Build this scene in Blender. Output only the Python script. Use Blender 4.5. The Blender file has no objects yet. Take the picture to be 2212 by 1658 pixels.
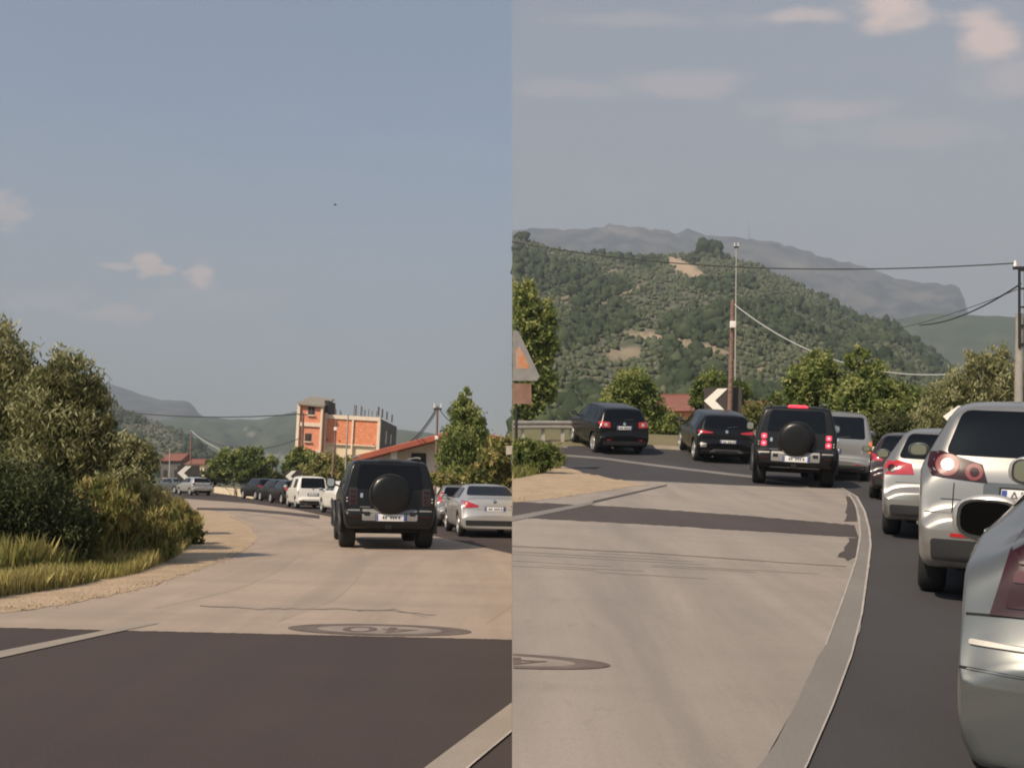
import bpy, bmesh, math, random
import numpy as np
from mathutils import Vector, Matrix
from mathutils.bvhtree import BVHTree

random.seed(7)
SC = bpy.context.scene
COL = SC.collection
R = math.radians
# ------------------------------------------------------------------ camera
F, U0, VH, H = 2211.0, 1105.5, 1045.0, 1.36      # focal length / principal column / horizon row (photo units) / eye height
cam = bpy.data.cameras.new('camera'); camo = bpy.data.objects.new('camera', cam); COL.objects.link(camo)
camo.location = (0, 0, H); camo.rotation_euler = (R(90), 0, 0)
cam.sensor_width = 36; cam.lens = 36.0; cam.shift_y = (VH - 829) / 2211.0
cam.clip_start = 0.05; cam.clip_end = 30000
SC.camera = camo
# ------------------------------------------------------------------ light
SUN_EL, SUN_X, SUN_Y = 43.0, -0.64, -0.77
sun = bpy.data.lights.new('sun', 'SUN'); suno = bpy.data.objects.new('sun', sun); COL.objects.link(suno)
sun.energy = 5.0; sun.angle = R(0.6); sun.color = (1.0, 0.82, 0.62)
ce = math.cos(R(SUN_EL)); n_ = math.hypot(SUN_X, SUN_Y)
TOSUN = Vector((SUN_X / n_ * ce, SUN_Y / n_ * ce, math.sin(R(SUN_EL))))
suno.rotation_euler = TOSUN.to_track_quat('Z', 'Y').to_euler()
SC.view_settings.view_transform = 'Standard'; SC.view_settings.look = 'None'
SC.view_settings.gamma = 1; SC.view_settings.use_curve_mapping = False
SC.view_settings.exposure = 0.12
SC.cycles.use_denoising = True; SC.cycles.filter_width = 1.9
SC.cycles.max_bounces = 6; SC.cycles.volume_bounces = 1
SC.cycles.transparent_max_bounces = 8

def make_world():
    w = bpy.data.worlds.new('World'); SC.world = w; w.use_nodes = True
    nt = w.node_tree; N = nt.nodes; L = nt.links
    for n in list(N): N.remove(n)
    out = N.new('ShaderNodeOutputWorld'); bg = N.new('ShaderNodeBackground'); bg.inputs[1].default_value = 0.113
    L.new(bg.outputs[0], out.inputs[0])
    sky = N.new('ShaderNodeTexSky'); sky.sky_type = 'NISHITA'; sky.sun_disc = False
    sky.sun_elevation = R(SUN_EL); sky.sun_rotation = math.atan2(SUN_X, SUN_Y)
    sky.altitude = 50; sky.air_density = 1.0; sky.dust_density = 2.0; sky.ozone_density = 2.0
    tc = N.new('ShaderNodeTexCoord')
    def math_(op, a, b=None, c=None, clamp=False):
        m = N.new('ShaderNodeMath'); m.operation = op; m.use_clamp = clamp
        for i, s in enumerate((a, b, c)):
            if s is None: continue
            if isinstance(s, (int, float)): m.inputs[i].default_value = s
            else: L.new(s, m.inputs[i])
        return m.outputs[0]
    def mixc(f, a, b):
        m = N.new('ShaderNodeMix'); m.data_type = 'RGBA'
        for s, i in ((f, 0), (a, 6), (b, 7)):
            if isinstance(s, (int, float)): m.inputs[i].default_value = s
            elif isinstance(s, tuple): m.inputs[i].default_value = (*s, 1)
            else: L.new(s, m.inputs[i])
        return m.outputs[2]
    sep = N.new('ShaderNodeSeparateXYZ'); L.new(tc.outputs['Generated'], sep.inputs[0])
    X, Y, Z = sep.outputs
    el = math_('ARCSINE', Z)
    right = math_('GREATER_THAN', X, 0.0)
    # hazier air over the right-hand valley: the blue starts higher up there
    scale = math_('MULTIPLY_ADD', right, 0.30, 0.34)
    t = math_('DIVIDE', math_('MAXIMUM', el, 0.0), scale, clamp=True)
    f = math_('POWER', math_('SUBTRACT', 1.0, t), 1.1)
    f = math_('MULTIPLY_ADD', f, 0.64, math_('MULTIPLY_ADD', right, 0.10, 0.27))
    dim = N.new('ShaderNodeMix'); dim.data_type = 'RGBA'; dim.blend_type = 'MULTIPLY'; dim.inputs[0].default_value = 1
    L.new(sky.outputs[0], dim.inputs[6]); dim.inputs[7].default_value = (0.80, 1.06, 1.18, 1)
    base = mixc(f, dim.outputs[2], (3.75, 3.5, 3.2))
    # clouds: small warm puffs and thin veils, placed by direction
    yy = math_('MAXIMUM', Y, 0.05)
    cmb = N.new('ShaderNodeCombineXYZ'); L.new(math_('DIVIDE', X, yy), cmb.inputs[0]); L.new(math_('DIVIDE', Z, yy), cmb.inputs[1])
    def noise(sx, sy, det, off):
        mp = N.new('ShaderNodeMapping'); mp.inputs['Scale'].default_value = (sx, sy, 1); mp.inputs['Location'].default_value = (off, off * .7, off)
        L.new(cmb.outputs[0], mp.inputs[0])
        nz = N.new('ShaderNodeTexNoise'); nz.inputs['Scale'].default_value = 1; nz.inputs['Detail'].default_value = det; nz.inputs['Roughness'].default_value = .55
        L.new(mp.outputs[0], nz.inputs['Vector']); return nz.outputs[0]
    n1 = noise(40, 75, 7, 3.1); n2 = noise(5, 22, 5, 9.3); n3 = noise(14, 30, 7, 5.7)
    front = math_('GREATER_THAN', Y, 0.05)
    acc = None
    blobs = [  # u, v, ru, rv, strength, noise
        (262, 577, 48, 8, .65, n1), (322, 572, 34, 24, 1.0, n1), (350, 582, 26, 13, .8, n1), (430, 594, 28, 25, .95, n1),
        (15, 455, 48, 36, .5, n1), (262, 678, 75, 22, .42, n1), (110, 650, 110, 26, .25, n1), (440, 650, 160, 40, .16, n1),
        (1770, 36, 110, 22, .6, n3), (1905, 15, 100, 62, 1.0, n3), (1950, 48, 90, 34, .75, n3), (2120, 72, 86, 74, .95, n3),
        (1480, 180, 160, 30, .26, n3), (1390, 45, 220, 20, .20, n3), (1760, 240, 190, 32, .28, n3), (1960, 285, 230, 40, .20, n3), (1180, 195, 170, 26, .20, n3),
        (2190, 170, 110, 50, .35, n3)]
    for (u, v, ru, rv, s, nz) in blobs:
        mp = N.new('ShaderNodeMapping'); mp.vector_type = 'TEXTURE'
        mp.inputs['Location'].default_value = ((u - U0) / F, (VH - v) / F, 0)
        mp.inputs['Scale'].default_value = (ru / F, rv / F, 1)
        L.new(cmb.outputs[0], mp.inputs[0])
        ln = N.new('ShaderNodeVectorMath'); ln.operation = 'LENGTH'; L.new(mp.outputs[0], ln.inputs[0])
        val = math_('SUBTRACT', math_('MULTIPLY_ADD', nz, 2.6, -0.02 if nz is n1 else -0.30), ln.outputs['Value'])
        mr = N.new('ShaderNodeMapRange'); mr.interpolation_type = 'SMOOTHSTEP'
        mr.inputs[1].default_value = -.12; mr.inputs[2].default_value = .8; mr.inputs[3].default_value = 0; mr.inputs[4].default_value = s
        L.new(val, mr.inputs[0])
        acc = mr.outputs[0] if acc is None else math_('MAXIMUM', acc, mr.outputs[0])
    mr = N.new('ShaderNodeMapRange'); mr.inputs[1].default_value = .48; mr.inputs[2].default_value = .78; mr.inputs[4].default_value = .16
    L.new(n2, mr.inputs[0])
    veil = math_('MULTIPLY', mr.outputs[0], math_('SUBTRACT', 1.0, math_('DIVIDE', math_('MAXIMUM', Z, 0.0), .45), clamp=True))
    acc = math_('MULTIPLY', math_('MAXIMUM', acc, veil), front)
    col = mixc(acc, base, (7.2, 5.5, 4.9))
    L.new(col, bg.inputs[0])
make_world()

# ------------------------------------------------------------------ coordinates
def clamp(a, lo, hi): return max(lo, min(hi, a))
def GL(x, y):      # ground of the level road (left)
    return -.025 * clamp(x, -45, 30) - .003 * clamp(y, -40, 160)
def GR(x, y):      # ground of the climbing road (right)
    yy = clamp(y, -40, 150)
    z = -.045 * clamp(x, -5, 40) + .0647 * yy
    if yy > 28: z += .0065 * (min(yy, 40) - 28) ** 2
    return z
def at(u, v, y): return Vector(((u - U0) / F * y, y, H - (v - VH) / F * y))
def hit(u, v, G):
    lo, hi = .3, None; y = .3
    while y < 600:
        p = at(u, v, y)
        if p.z < G(p.x, p.y): hi = y; break
        lo = y; y *= 1.05
    if hi is None: hi = lo = 600
    for _ in range(30):
        m = (lo + hi) / 2; p = at(u, v, m)
        if p.z < G(p.x, p.y): hi = m
        else: lo = m
    p = at(u, v, hi); p.z = G(p.x, p.y); return p

# ------------------------------------------------------------------ object helpers
def tag(o, label=None, cat=None, group=None, kind=None):
    if label: o['label'] = label
    if cat: o['category'] = cat
    if group: o['group'] = group
    if kind: o['kind'] = kind
    return o
def empty(name, loc=(0, 0, 0)):
    o = bpy.data.objects.new(name, None); o.empty_display_size = .2; o.location = loc; COL.objects.link(o); return o
def link(name, me, mat=None, parent=None):
    if mat is not None and not me.materials: me.materials.append(mat)
    o = bpy.data.objects.new(name, me); COL.objects.link(o)
    if parent is not None: o.parent = parent
    return o
def mesh_from(name, verts, faces, smooth=False):
    me = bpy.data.meshes.new(name); me.from_pydata([tuple(v) for v in verts], [], faces); me.update()
    if smooth: me.shade_smooth()
    return me
def bm_obj(name, bm, mat, parent=None, smooth=False, angle=None):
    bmesh.ops.recalc_face_normals(bm, faces=bm.faces)
    me = bpy.data.meshes.new(name); bm.to_mesh(me); bm.free()
    if smooth or angle:
        me.shade_smooth()
        if angle: me.set_sharp_from_angle(angle=R(angle))
    return link(name, me, mat, parent)
def box_bm(bm, c, s, rot=None):
    m = Matrix.Translation(c) @ (rot if rot is not None else Matrix()) @ Matrix.Diagonal((s[0], s[1], s[2], 1))
    return bmesh.ops.create_cube(bm, size=1, matrix=m)['verts']
def box(name, c, s, mat, parent=None, bevel=0, rot=None):
    bm = bmesh.new(); box_bm(bm, c, s, rot)
    if bevel: bmesh.ops.bevel(bm, geom=bm.edges[:], offset=bevel, segments=2, affect='EDGES', profile=.6)
    return bm_obj(name, bm, mat, parent, smooth=bool(bevel), angle=40 if bevel else None)
def tube_bm(bm, pts, rad, n=8, cap=True):
    rings = []
    pts = [Vector(p) for p in pts]
    if not isinstance(rad, (list, tuple)): rad = [rad] * len(pts)
    for i, p in enumerate(pts):
        d = (pts[min(i + 1, len(pts) - 1)] - pts[max(i - 1, 0)]).normalized()
        a = d.orthogonal().normalized() if abs(d.z) > .9 else d.cross(Vector((0, 0, 1))).normalized()
        b = d.cross(a).normalized()
        rings.append([bm.verts.new(p + (a * math.cos(2 * math.pi * k / n) + b * math.sin(2 * math.pi * k / n)) * rad[i]) for k in range(n)])
    for r0, r1 in zip(rings, rings[1:]):
        for k in range(n): bm.faces.new((r0[k], r0[(k + 1) % n], r1[(k + 1) % n], r1[k]))
    if cap and n > 2:
        bm.faces.new(rings[0]); bm.faces.new(rings[-1])
def tube(name, pts, rad, mat, parent=None, n=8):
    bm = bmesh.new(); tube_bm(bm, pts, rad, n); return bm_obj(name, bm, mat, parent, smooth=True, angle=50)
def lathe_me(name, prof, n=28, axis='x'):
    """profile of (axial, radius) turned about the x axis"""
    vs, fs = [], []
    for a, r in prof:
        for k in range(n):
            t = 2 * math.pi * k / n; vs.append((a, r * math.cos(t), r * math.sin(t)))
    m = len(prof)
    for i in range(m - 1):
        for k in range(n):
            fs.append((i * n + k, i * n + (k + 1) % n, (i + 1) * n + (k + 1) % n, (i + 1) * n + k))
    fs.append(tuple(range(n))[::-1]); fs.append(tuple(range((m - 1) * n, m * n)))
    me = mesh_from(name, vs, fs, True)
    bm = bmesh.new(); bm.from_mesh(me); bmesh.ops.recalc_face_normals(bm, faces=bm.faces); bm.to_mesh(me); bm.free()
    me.shade_smooth(); me.set_sharp_from_angle(angle=R(38)); return me
def cut_at_seam(o, side=1):
    """trim what would stand across the retaining-wall line x=0"""
    mw = o.matrix_world if o.parent is None else o.parent.matrix_basis @ o.matrix_basis
    inv = mw.inverted(); co = inv @ Vector((.004, 0, 0)); no = (inv.to_3x3() @ Vector((1, 0, 0))).normalized()
    bm = bmesh.new(); bm.from_mesh(o.data)
    bmesh.ops.bisect_plane(bm, geom=bm.verts[:] + bm.edges[:] + bm.faces[:], plane_co=co, plane_no=no * side, clear_inner=True)
    bm.to_mesh(o.data); bm.free()

# ------------------------------------------------------------------ materials
MATS = {}
def mat(name, col, rough=.8, metal=0., col2=None, scale=5., detail=5., lo=.35, hi=.65, bump=0., bscale=None, coat=0., emit=None, estr=0., stretch=None, spec=None, rvar=0., trans=0.):
    if name in MATS: return MATS[name]
    m = bpy.data.materials.new(name); m.use_nodes = True; MATS[name] = m
    nt = m.node_tree; N = nt.nodes; L = nt.links; b = N['Principled BSDF']
    b.inputs['Base Color'].default_value = (*col, 1); b.inputs['Roughness'].default_value = rough; b.inputs['Metallic'].default_value = metal
    if spec is not None: b.inputs['Specular IOR Level'].default_value = spec
    if coat: b.inputs['Coat Weight'].default_value = coat; b.inputs['Coat Roughness'].default_value = .06
    if trans: b.inputs['Transmission Weight'].default_value = trans
    if emit: b.inputs['Emission Color'].default_value = (*emit, 1); b.inputs['Emission Strength'].default_value = estr
    if col2 or bump or rvar:
        tc = N.new('ShaderNodeTexCoord'); mp = N.new('ShaderNodeMapping'); L.new(tc.outputs['Object'], mp.inputs[0])
        if stretch: mp.inputs['Scale'].default_value = stretch
        nz = N.new('ShaderNodeTexNoise'); nz.inputs['Scale'].default_value = scale; nz.inputs['Detail'].default_value = detail; nz.inputs['Roughness'].default_value = .6
        L.new(mp.outputs[0], nz.inputs['Vector'])
        if col2:
            cr = N.new('ShaderNodeValToRGB'); cr.color_ramp.elements[0].position = lo; cr.color_ramp.elements[1].position = hi
            cr.color_ramp.elements[0].color = (*col, 1); cr.color_ramp.elements[1].color = (*col2, 1)
            L.new(nz.outputs[0], cr.inputs[0]); L.new(cr.outputs[0], b.inputs['Base Color'])
        if rvar:
            mr = N.new('ShaderNodeMapRange'); mr.inputs[3].default_value = rough - rvar; mr.inputs[4].default_value = rough + rvar
            L.new(nz.outputs[0], mr.inputs[0]); L.new(mr.outputs[0], b.inputs['Roughness'])
        if bump:
            n2 = nz
            if bscale:
                n2 = N.new('ShaderNodeTexNoise'); n2.inputs['Scale'].default_value = bscale; n2.inputs['Detail'].default_value = 4; L.new(mp.outputs[0], n2.inputs['Vector'])
            bp = N.new('ShaderNodeBump'); bp.inputs['Strength'].default_value = bump; bp.inputs['Distance'].default_value = .05
            L.new(n2.outputs[0], bp.inputs['Height']); L.new(bp.outputs[0], b.inputs['Normal'])
    return m
def leaf_mat(name, stops, trans=.35, rough=.6):
    """foliage: colour by per-leaf tint attribute"""
    if name in MATS: return MATS[name]
    m = bpy.data.materials.new(name); m.use_nodes = True; MATS[name] = m
    nt = m.node_tree; N = nt.nodes; L = nt.links; b = N['Principled BSDF']; out = N['Material Output']
    at_ = N.new('ShaderNodeAttribute'); at_.attribute_name = 'tint'
    cr = N.new('ShaderNodeValToRGB')
    while len(cr.color_ramp.elements) < len(stops): cr.color_ramp.elements.new(.5)
    for e, (p, c) in zip(cr.color_ramp.elements, stops): e.position = p; e.color = (*c, 1)
    L.new(at_.outputs['Fac'], cr.inputs[0]); L.new(cr.outputs[0], b.inputs['Base Color']); b.inputs['Roughness'].default_value = rough
    b.inputs['Specular IOR Level'].default_value = .3
    tr = N.new('ShaderNodeBsdfTranslucent'); L.new(cr.outputs[0], tr.inputs[0])
    mx = N.new('ShaderNodeMixShader'); mx.inputs[0].default_value = trans
    L.new(b.outputs[0], mx.inputs[1]); L.new(tr.outputs[0], mx.inputs[2]); L.new(mx.outputs[0], out.inputs[0])
    return m

def road_mat(name, c0, c1, c2, mark=.5, rough=.92, ang=0.):
    """dusty or clean asphalt: broad drifts, lengthwise wheel streaks, fine grain"""
    m = bpy.data.materials.new(name); m.use_nodes = True; MATS[name] = m
    nt = m.node_tree; N = nt.nodes; L = nt.links; b = N['Principled BSDF']; b.inputs['Roughness'].default_value = rough
    b.inputs['Specular IOR Level'].default_value = .25
    tc = N.new('ShaderNodeTexCoord')
    def nz(sc, st, det, rot=0.):
        mp = N.new('ShaderNodeMapping'); mp.inputs['Scale'].default_value = st; mp.inputs['Rotation'].default_value = (0, 0, rot); L.new(tc.outputs['Object'], mp.inputs[0])
        n = N.new('ShaderNodeTexNoise'); n.inputs['Scale'].default_value = sc; n.inputs['Detail'].default_value = det; n.inputs['Roughness'].default_value = .6; n.inputs['Distortion'].default_value = .3
        L.new(mp.outputs[0], n.inputs[0]); return n.outputs[0]
    def mix(f, a, c, typ='MIX'):
        x = N.new('ShaderNodeMix'); x.data_type = 'RGBA'; x.blend_type = typ
        for s, i in ((f, 0), (a, 6), (c, 7)):
            if isinstance(s, float): x.inputs[i].default_value = s
            elif isinstance(s, tuple): x.inputs[i].default_value = (*s, 1)
            else: L.new(s, x.inputs[i])
        return x.outputs[2]
    def rng(s, a, c, lo=0., hi=1.):
        r = N.new('ShaderNodeMapRange'); r.inputs[1].default_value = a; r.inputs[2].default_value = c; r.inputs[3].default_value = lo; r.inputs[4].default_value = hi
        L.new(s, r.inputs[0]); return r.outputs[0]
    broad = rng(nz(.35, (1, 1, 1), 5), .35, .65)
    streak = rng(nz(1.1, (1.6, .16, 1), 6, ang), .42, .70)
    grain = nz(55, (1, 1, 1), 3)
    smear = rng(nz(.9, (.22, 1.5, 1), 6, ang * .4), .45, .72)
    pit = rng(nz(9, (1, .5, 1), 5), .60, .74)
    c = mix(broad, c0, c1)
    f = N.new('ShaderNodeMath'); f.operation = 'MULTIPLY'; L.new(streak, f.inputs[0]); f.inputs[1].default_value = mark
    c = mix(f.outputs[0], c, c2)
    f3 = N.new('ShaderNodeMath'); f3.operation = 'MULTIPLY'; L.new(smear, f3.inputs[0]); f3.inputs[1].default_value = mark * .7
    c = mix(f3.outputs[0], c, c2)
    f2 = N.new('ShaderNodeMath'); f2.operation = 'MULTIPLY'; L.new(pit, f2.inputs[0]); f2.inputs[1].default_value = mark * .8
    c = mix(f2.outputs[0], c, c2)
    g = rng(grain, .3, .7, .94, 1.06)
    x = N.new('ShaderNodeVectorMath'); x.operation = 'SCALE'; L.new(c, x.inputs[0]); L.new(g, x.inputs[3])
    L.new(x.outputs[0], b.inputs['Base Color'])
    bp = N.new('ShaderNodeBump'); bp.inputs['Strength'].default_value = .15; bp.inputs['Distance'].default_value = .02
    L.new(grain, bp.inputs['Height']); L.new(bp.outputs[0], b.inputs['Normal'])
    return m

M_dust = road_mat('dusty_asphalt', (.40, .315, .25), (.345, .275, .22), (.25, .205, .17), .55)
M_dustR = road_mat('dusty_asphalt_grey', (.31, .27, .235), (.335, .288, .248), (.225, .197, .178), .75, ang=R(-35))
M_dark = road_mat('brown_asphalt', (.060, .046, .043), (.069, .053, .049), (.050, .039, .038), .4)
M_grey = road_mat('grey_asphalt', (.058, .055, .058), (.066, .062, .064), (.048, .046, .049), .4)
M_band = road_mat('asphalt_band', (.075, .062, .060), (.088, .072, .068), (.060, .052, .052), .4)
M_line = road_mat('worn_paint', (.36, .31, .255), (.29, .25, .21), (.22, .19, .165), .5)
M_lineR = road_mat('worn_paint_grey', (.20, .185, .17), (.235, .215, .195), (.165, .155, .145), .5)
M_groove = mat('worn_groove', (.33, .29, .25), .95, col2=(.28, .245, .215), scale=2)
M_ring = mat('worn_brown_paint', (.10, .075, .066), .95, col2=(.17, .135, .115), scale=4, lo=.35, hi=.75)
M_fieldp = mat('worn_pale_paint', (.30, .25, .21), .95, col2=(.22, .185, .16), scale=3)
M_track = road_mat('tyre_darkened_dust', (.375, .297, .236), (.33, .262, .211), (.25, .205, .17), .55)
M_crack = mat('cracked_asphalt', (.15, .125, .11), .95, col2=(.24, .20, .17), scale=3)
M_edge = mat('pale_paint', (.46, .41, .36), .9, col2=(.34, .31, .28), scale=4)
M_sand = mat('sandy_shoulder', (.46, .34, .225), .95, col2=(.36, .265, .175), scale=2.2, detail=8, bump=.7, bscale=22)
M_earth = mat('dry_earth', (.20, .155, .085), .95, col2=(.11, .12, .05), scale=.35, detail=8, bump=.5, bscale=9)
M_conc = mat('concrete', (.36, .33, .29), .9, col2=(.27, .25, .22), scale=3, bump=.3, bscale=30)

# ------------------------------------------------------------------ terrain and roads
def axis(a, b, step, growth, lim):
    out = [a]; s = step
    while out[-1] < b:
        if out[-1] > lim: s *= growth
        out.append(min(b, out[-1] + s))
    return out
def terrain(name, G, sgn):
    xs = axis(0, 2600, 1.2, 1.25, 45); ys = axis(-30, 2600, 1.2, 1.25, 55)
    vs = [(sgn * x, y, G(sgn * x, y)) for y in ys for x in xs]; nx = len(xs); fs = []
    for j in range(len(ys) - 1):
        for i in range(nx - 1):
            a = j * nx + i; q = (a, a + 1, a + nx + 1, a + nx)
            fs.append(q if sgn > 0 else q[::-1])
    return tag(link(name, mesh_from(name, vs, fs, True), M_earth), kind='structure')
terrain('ground', GL, -1); terrain('ground_slope', GR, 1)
# retaining wall that carries the climbing road's edge
bm = bmesh.new(); ys = [-30 + 1.2 * i for i in range(150)]
rows = [[bm.verts.new((x, y, z)) for (x, z) in ((.006, -1.2 + GL(0, y) * 0), (.006, GR(0, y) - .02), (.3, GR(0, y) - .04), (.3, -1.2))] for y in ys]
for r0, r1 in zip(rows, rows[1:]):
    for k in range(4): bm.faces.new((r0[k], r0[(k + 1) % 4], r1[(k + 1) % 4], r1[k]))
tag(bm_obj('retaining_wall', bm, M_conc), 'long concrete retaining wall carrying the climbing road', 'wall')

def sheet(name, px, G, dz, m, kind='structure', world=None, clip=None):
    pts = [hit(u, v, G) for u, v in px] if world is None else [Vector((x, y, 0)) for x, y in world]
    bm = bmesh.new(); f = bm.faces.new([bm.verts.new((p.x, p.y, 0)) for p in pts])
    if f.normal.z < 0 or True:
        bmesh.ops.triangulate(bm, faces=bm.faces[:])
    x0 = min(p.x for p in pts); x1 = max(p.x for p in pts); y0 = min(p.y for p in pts); y1 = max(p.y for p in pts)
    if clip is not None:
        bmesh.ops.bisect_plane(bm, geom=bm.verts[:] + bm.edges[:] + bm.faces[:], plane_co=(.006 * clip, 0, 0), plane_no=(clip, 0, 0), clear_inner=True)
    if G is GR and y1 > 27:
        y = 27.0
        while y < min(y1, 41):
            if y > y0: bmesh.ops.bisect_plane(bm, geom=bm.verts[:] + bm.edges[:] + bm.faces[:], plane_co=(0, y, 0), plane_no=(0, 1, 0))
            y += 1.0
    for v in bm.verts: v.co.z = G(v.co.x, v.co.y) + dz
    bmesh.ops.recalc_face_normals(bm, faces=bm.faces)
    if bm.faces and sum(f.normal.z for f in bm.faces) < 0: bmesh.ops.reverse_faces(bm, faces=bm.faces[:])
    me = bpy.data.meshes.new(name); bm.to_mesh(me); bm.free()
    return tag(link(name, me, m), kind=kind)
def ribbon(name, A, B, G, dz, m, amp=0., n=110, seed=1):
    """band between two world polylines (lists of x, y), as quads"""
    rgb = np.random.default_rng(seed); rows = []
    for P in (A, B):
        P = np.array(P); d = np.r_[0, np.cumsum(np.hypot(np.diff(P[:, 0]), np.diff(P[:, 1])))]; t = np.linspace(0, 1, n) * d[-1]
        rows.append(np.stack([np.interp(t, d, P[:, 0]), np.interp(t, d, P[:, 1])], 1))
    if amp: 
        for r in rows: r[:, 0] += np.convolve(rgb.normal(size=n), [.25, .5, .25], 'same') * amp
    vs = [(x, y, G(x, y) + dz) for r in rows for x, y in r]; fs = [(k, k + 1, n + k + 1, n + k) for k in range(n - 1)]
    me = mesh_from(name, vs, fs)
    if sum(p.normal.z for p in me.polygons) < 0: me.flip_normals()
    return tag(link(name, me, m), kind='structure')
def wl(px, G): return [hit(u, v, G).to_tuple()[:2] for u, v in px]
def jag(px, amp, step=9, seed=1):
    """roughen a pixel polyline"""
    rg = random.Random(seed); out = []
    for (a, b), (c, d) in zip(px, px[1:]):
        n = max(1, int(math.hypot(c - a, d - b) / step))
        for i in range(n):
            t = i / n; out.append((a + (c - a) * t + rg.uniform(-amp, amp), b + (d - b) * t + rg.uniform(-amp, amp) * .35))
    out.append(px[-1]); return out
def strip(px, w0, w1=None):
    """thin band around a pixel polyline, vertical thickness w"""
    w1 = w0 if w1 is None else w1; n = len(px) - 1
    up = [(u, v - (w0 + (w1 - w0) * i / n) / 2) for i, (u, v) in enumerate(px)]
    dn = [(u, v + (w0 + (w1 - w0) * i / n) / 2) for i, (u, v) in enumerate(px)]
    return up + dn[::-1]

SEAM_L, SEAM_R = 1105.3, 1105.8
# left, level road
sheet('road', [(-600, 3600), (-600, 1330), (0, 1325), (330, 1255), (500, 1190), (440, 1120), (300, 1075), (395, 1060), (470, 1064), (545, 1077), (640, 1082), (760, 1098), (950, 1125), (SEAM_L, 1138), (SEAM_L, 3600)], GL, .012, M_dark)
sheet('dusty_lane', [(-600, 1343), *jag([(0, 1358), (SEAM_L, 1384)], 1.6, 7, 21), (SEAM_L, 1197), (945, 1160), (800, 1133), (720, 1118), (640, 1101), (540, 1087), (400, 1077), (370, 1083), (430, 1110), (440, 1150), (300, 1240), (0, 1310), (-600, 1330)], GL, .015, M_dust)
sand_edge = jag([(-600, 1336), (0, 1328), (120, 1311), (230, 1290), (330, 1266), (420, 1235), (490, 1208), (540, 1183), (553, 1160), (545, 1140), (520, 1120), (480, 1106), (420, 1099)], 5, 8, 3)
sheet('sandy_shoulder', sand_edge + [(370, 1100), (360, 1150), (300, 1210), (150, 1255), (0, 1278), (-600, 1300)], GL, .0185, M_sand)
sheet('asphalt_band', strip([(425, 1099), (520, 1101), (600, 1107), (690, 1117)], 5, 7), GL, .0185, M_band)
sheet('edge_line', [(-300, 1478), (0, 1410), (235, 1363), (320, 1349), (345, 1349), (250, 1369), (0, 1425), (-300, 1497)], GL, .0195, M_line)
sheet('centre_line', [(760, 1790), (925, 1658), (SEAM_L, 1522), (SEAM_L, 1584), (1015, 1658), (870, 1790)], GL, .0195, M_line)
sheet('centre_line_edge', [(862, 1796), (1015, 1658), (SEAM_L, 1582), (SEAM_L, 1587), (1021, 1658), (872, 1796)], GL, .0225, M_edge)
rg = random.Random(4)
for i, (pl, w) in enumerate([(jag([(430, 1310), (560, 1318), (700, 1317), (860, 1323), (940, 1331)], 4, 14, 5), 2.6), (jag([(770, 1322), (850, 1318), (920, 1336)], 4, 12, 6), 1.8),
                             (jag([(495, 1116), (525, 1127), (545, 1142)], 1, 8, 7), 3.0), (jag([(520, 1108), (640, 1124), (690, 1142)], 1, 16, 8), 1.5)]):
    sheet('road_crack', strip(pl, w * .6, w * .3), GL, .0195, M_crack)
def world_band(px, w0, w1, G, seed):
    rgb = random.Random(seed); pts = [hit(u, v, G) for u, v in px]; t = np.linspace(0, 1, len(pts)); q = np.linspace(0, 1, 60)
    X = np.interp(q, t, [p.x for p in pts]); Y = np.interp(q, t, [p.y for p in pts])
    for _ in range(40): X[1:-1] = (X[:-2] + 2 * X[1:-1] + X[2:]) / 4; Y[1:-1] = (Y[:-2] + 2 * Y[1:-1] + Y[2:]) / 4
    dx, dy = np.gradient(X), np.gradient(Y); n = np.hypot(dx, dy); a, b = [], []
    for k in range(60):
        w = (w0 + (w1 - w0) * q[k]) * min(1, 6 * q[k], 6 * (1 - q[k])) / 2
        a.append((X[k] - dy[k] / n[k] * w, Y[k] + dx[k] / n[k] * w)); b.append((X[k] + dy[k] / n[k] * w, Y[k] - dx[k] / n[k] * w))
    return a, b
for pl, w0, w1 in (([(470, 1108), (560, 1125), (620, 1150), (640, 1185), (590, 1225), (470, 1275), (330, 1318)], .45, .55), ([(560, 1112), (680, 1135), (760, 1175), (770, 1225), (700, 1290), (600, 1345)], .35, .45), ([(950, 1170), (1040, 1215), (1080, 1270), (1050, 1350)], .4, .5)):
    ribbon('tyre_track', *world_band(pl, w0, w1, GL, 5), GL, .0168, M_track)
# right, climbing road
sheet('road_uphill', [(SEAM_R, 4200), (SEAM_R, 1000), (1150, 982), (1195, 968), (1240, 963), (1400, 968), (1500, 974), (1640, 992), (1800, 1010), (1950, 1025), (2300, 1030), (2700, 1045), (2700, 4200)], GR, .012, M_grey)
kerb_l = [(1806, 1056), (1832, 1068), (1846, 1090), (1854, 1120), (1857, 1160), (1847, 1215), (1822, 1290), (1782, 1400), (1722, 1520), (1645, 1658), (1560, 1790)]
kerb_r = [(1818, 1055), (1851, 1074), (1868, 1106), (1878, 1145), (1881, 1180), (1874, 1240), (1862, 1330), (1840, 1420), (1800, 1530), (1745, 1658), (1680, 1790)]
sheet('dusty_lane_uphill', [(SEAM_R, 4200), (SEAM_R, 1030), (1318, 1037), (1450, 1042), (1591, 1049), (1700, 1053)] + kerb_l + [(1400, 4200)], GR, .015, M_dustR)
sheet('sandy_verge', jag([(SEAM_R, 1088), (1180, 1080), (1290, 1064), (1400, 1047), (1330, 1036), (1260, 1022), (1200, 1003), (1160, 995)], 3, 10, 9) + [(SEAM_R, 985)], GR, .0185, M_sand)
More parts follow.
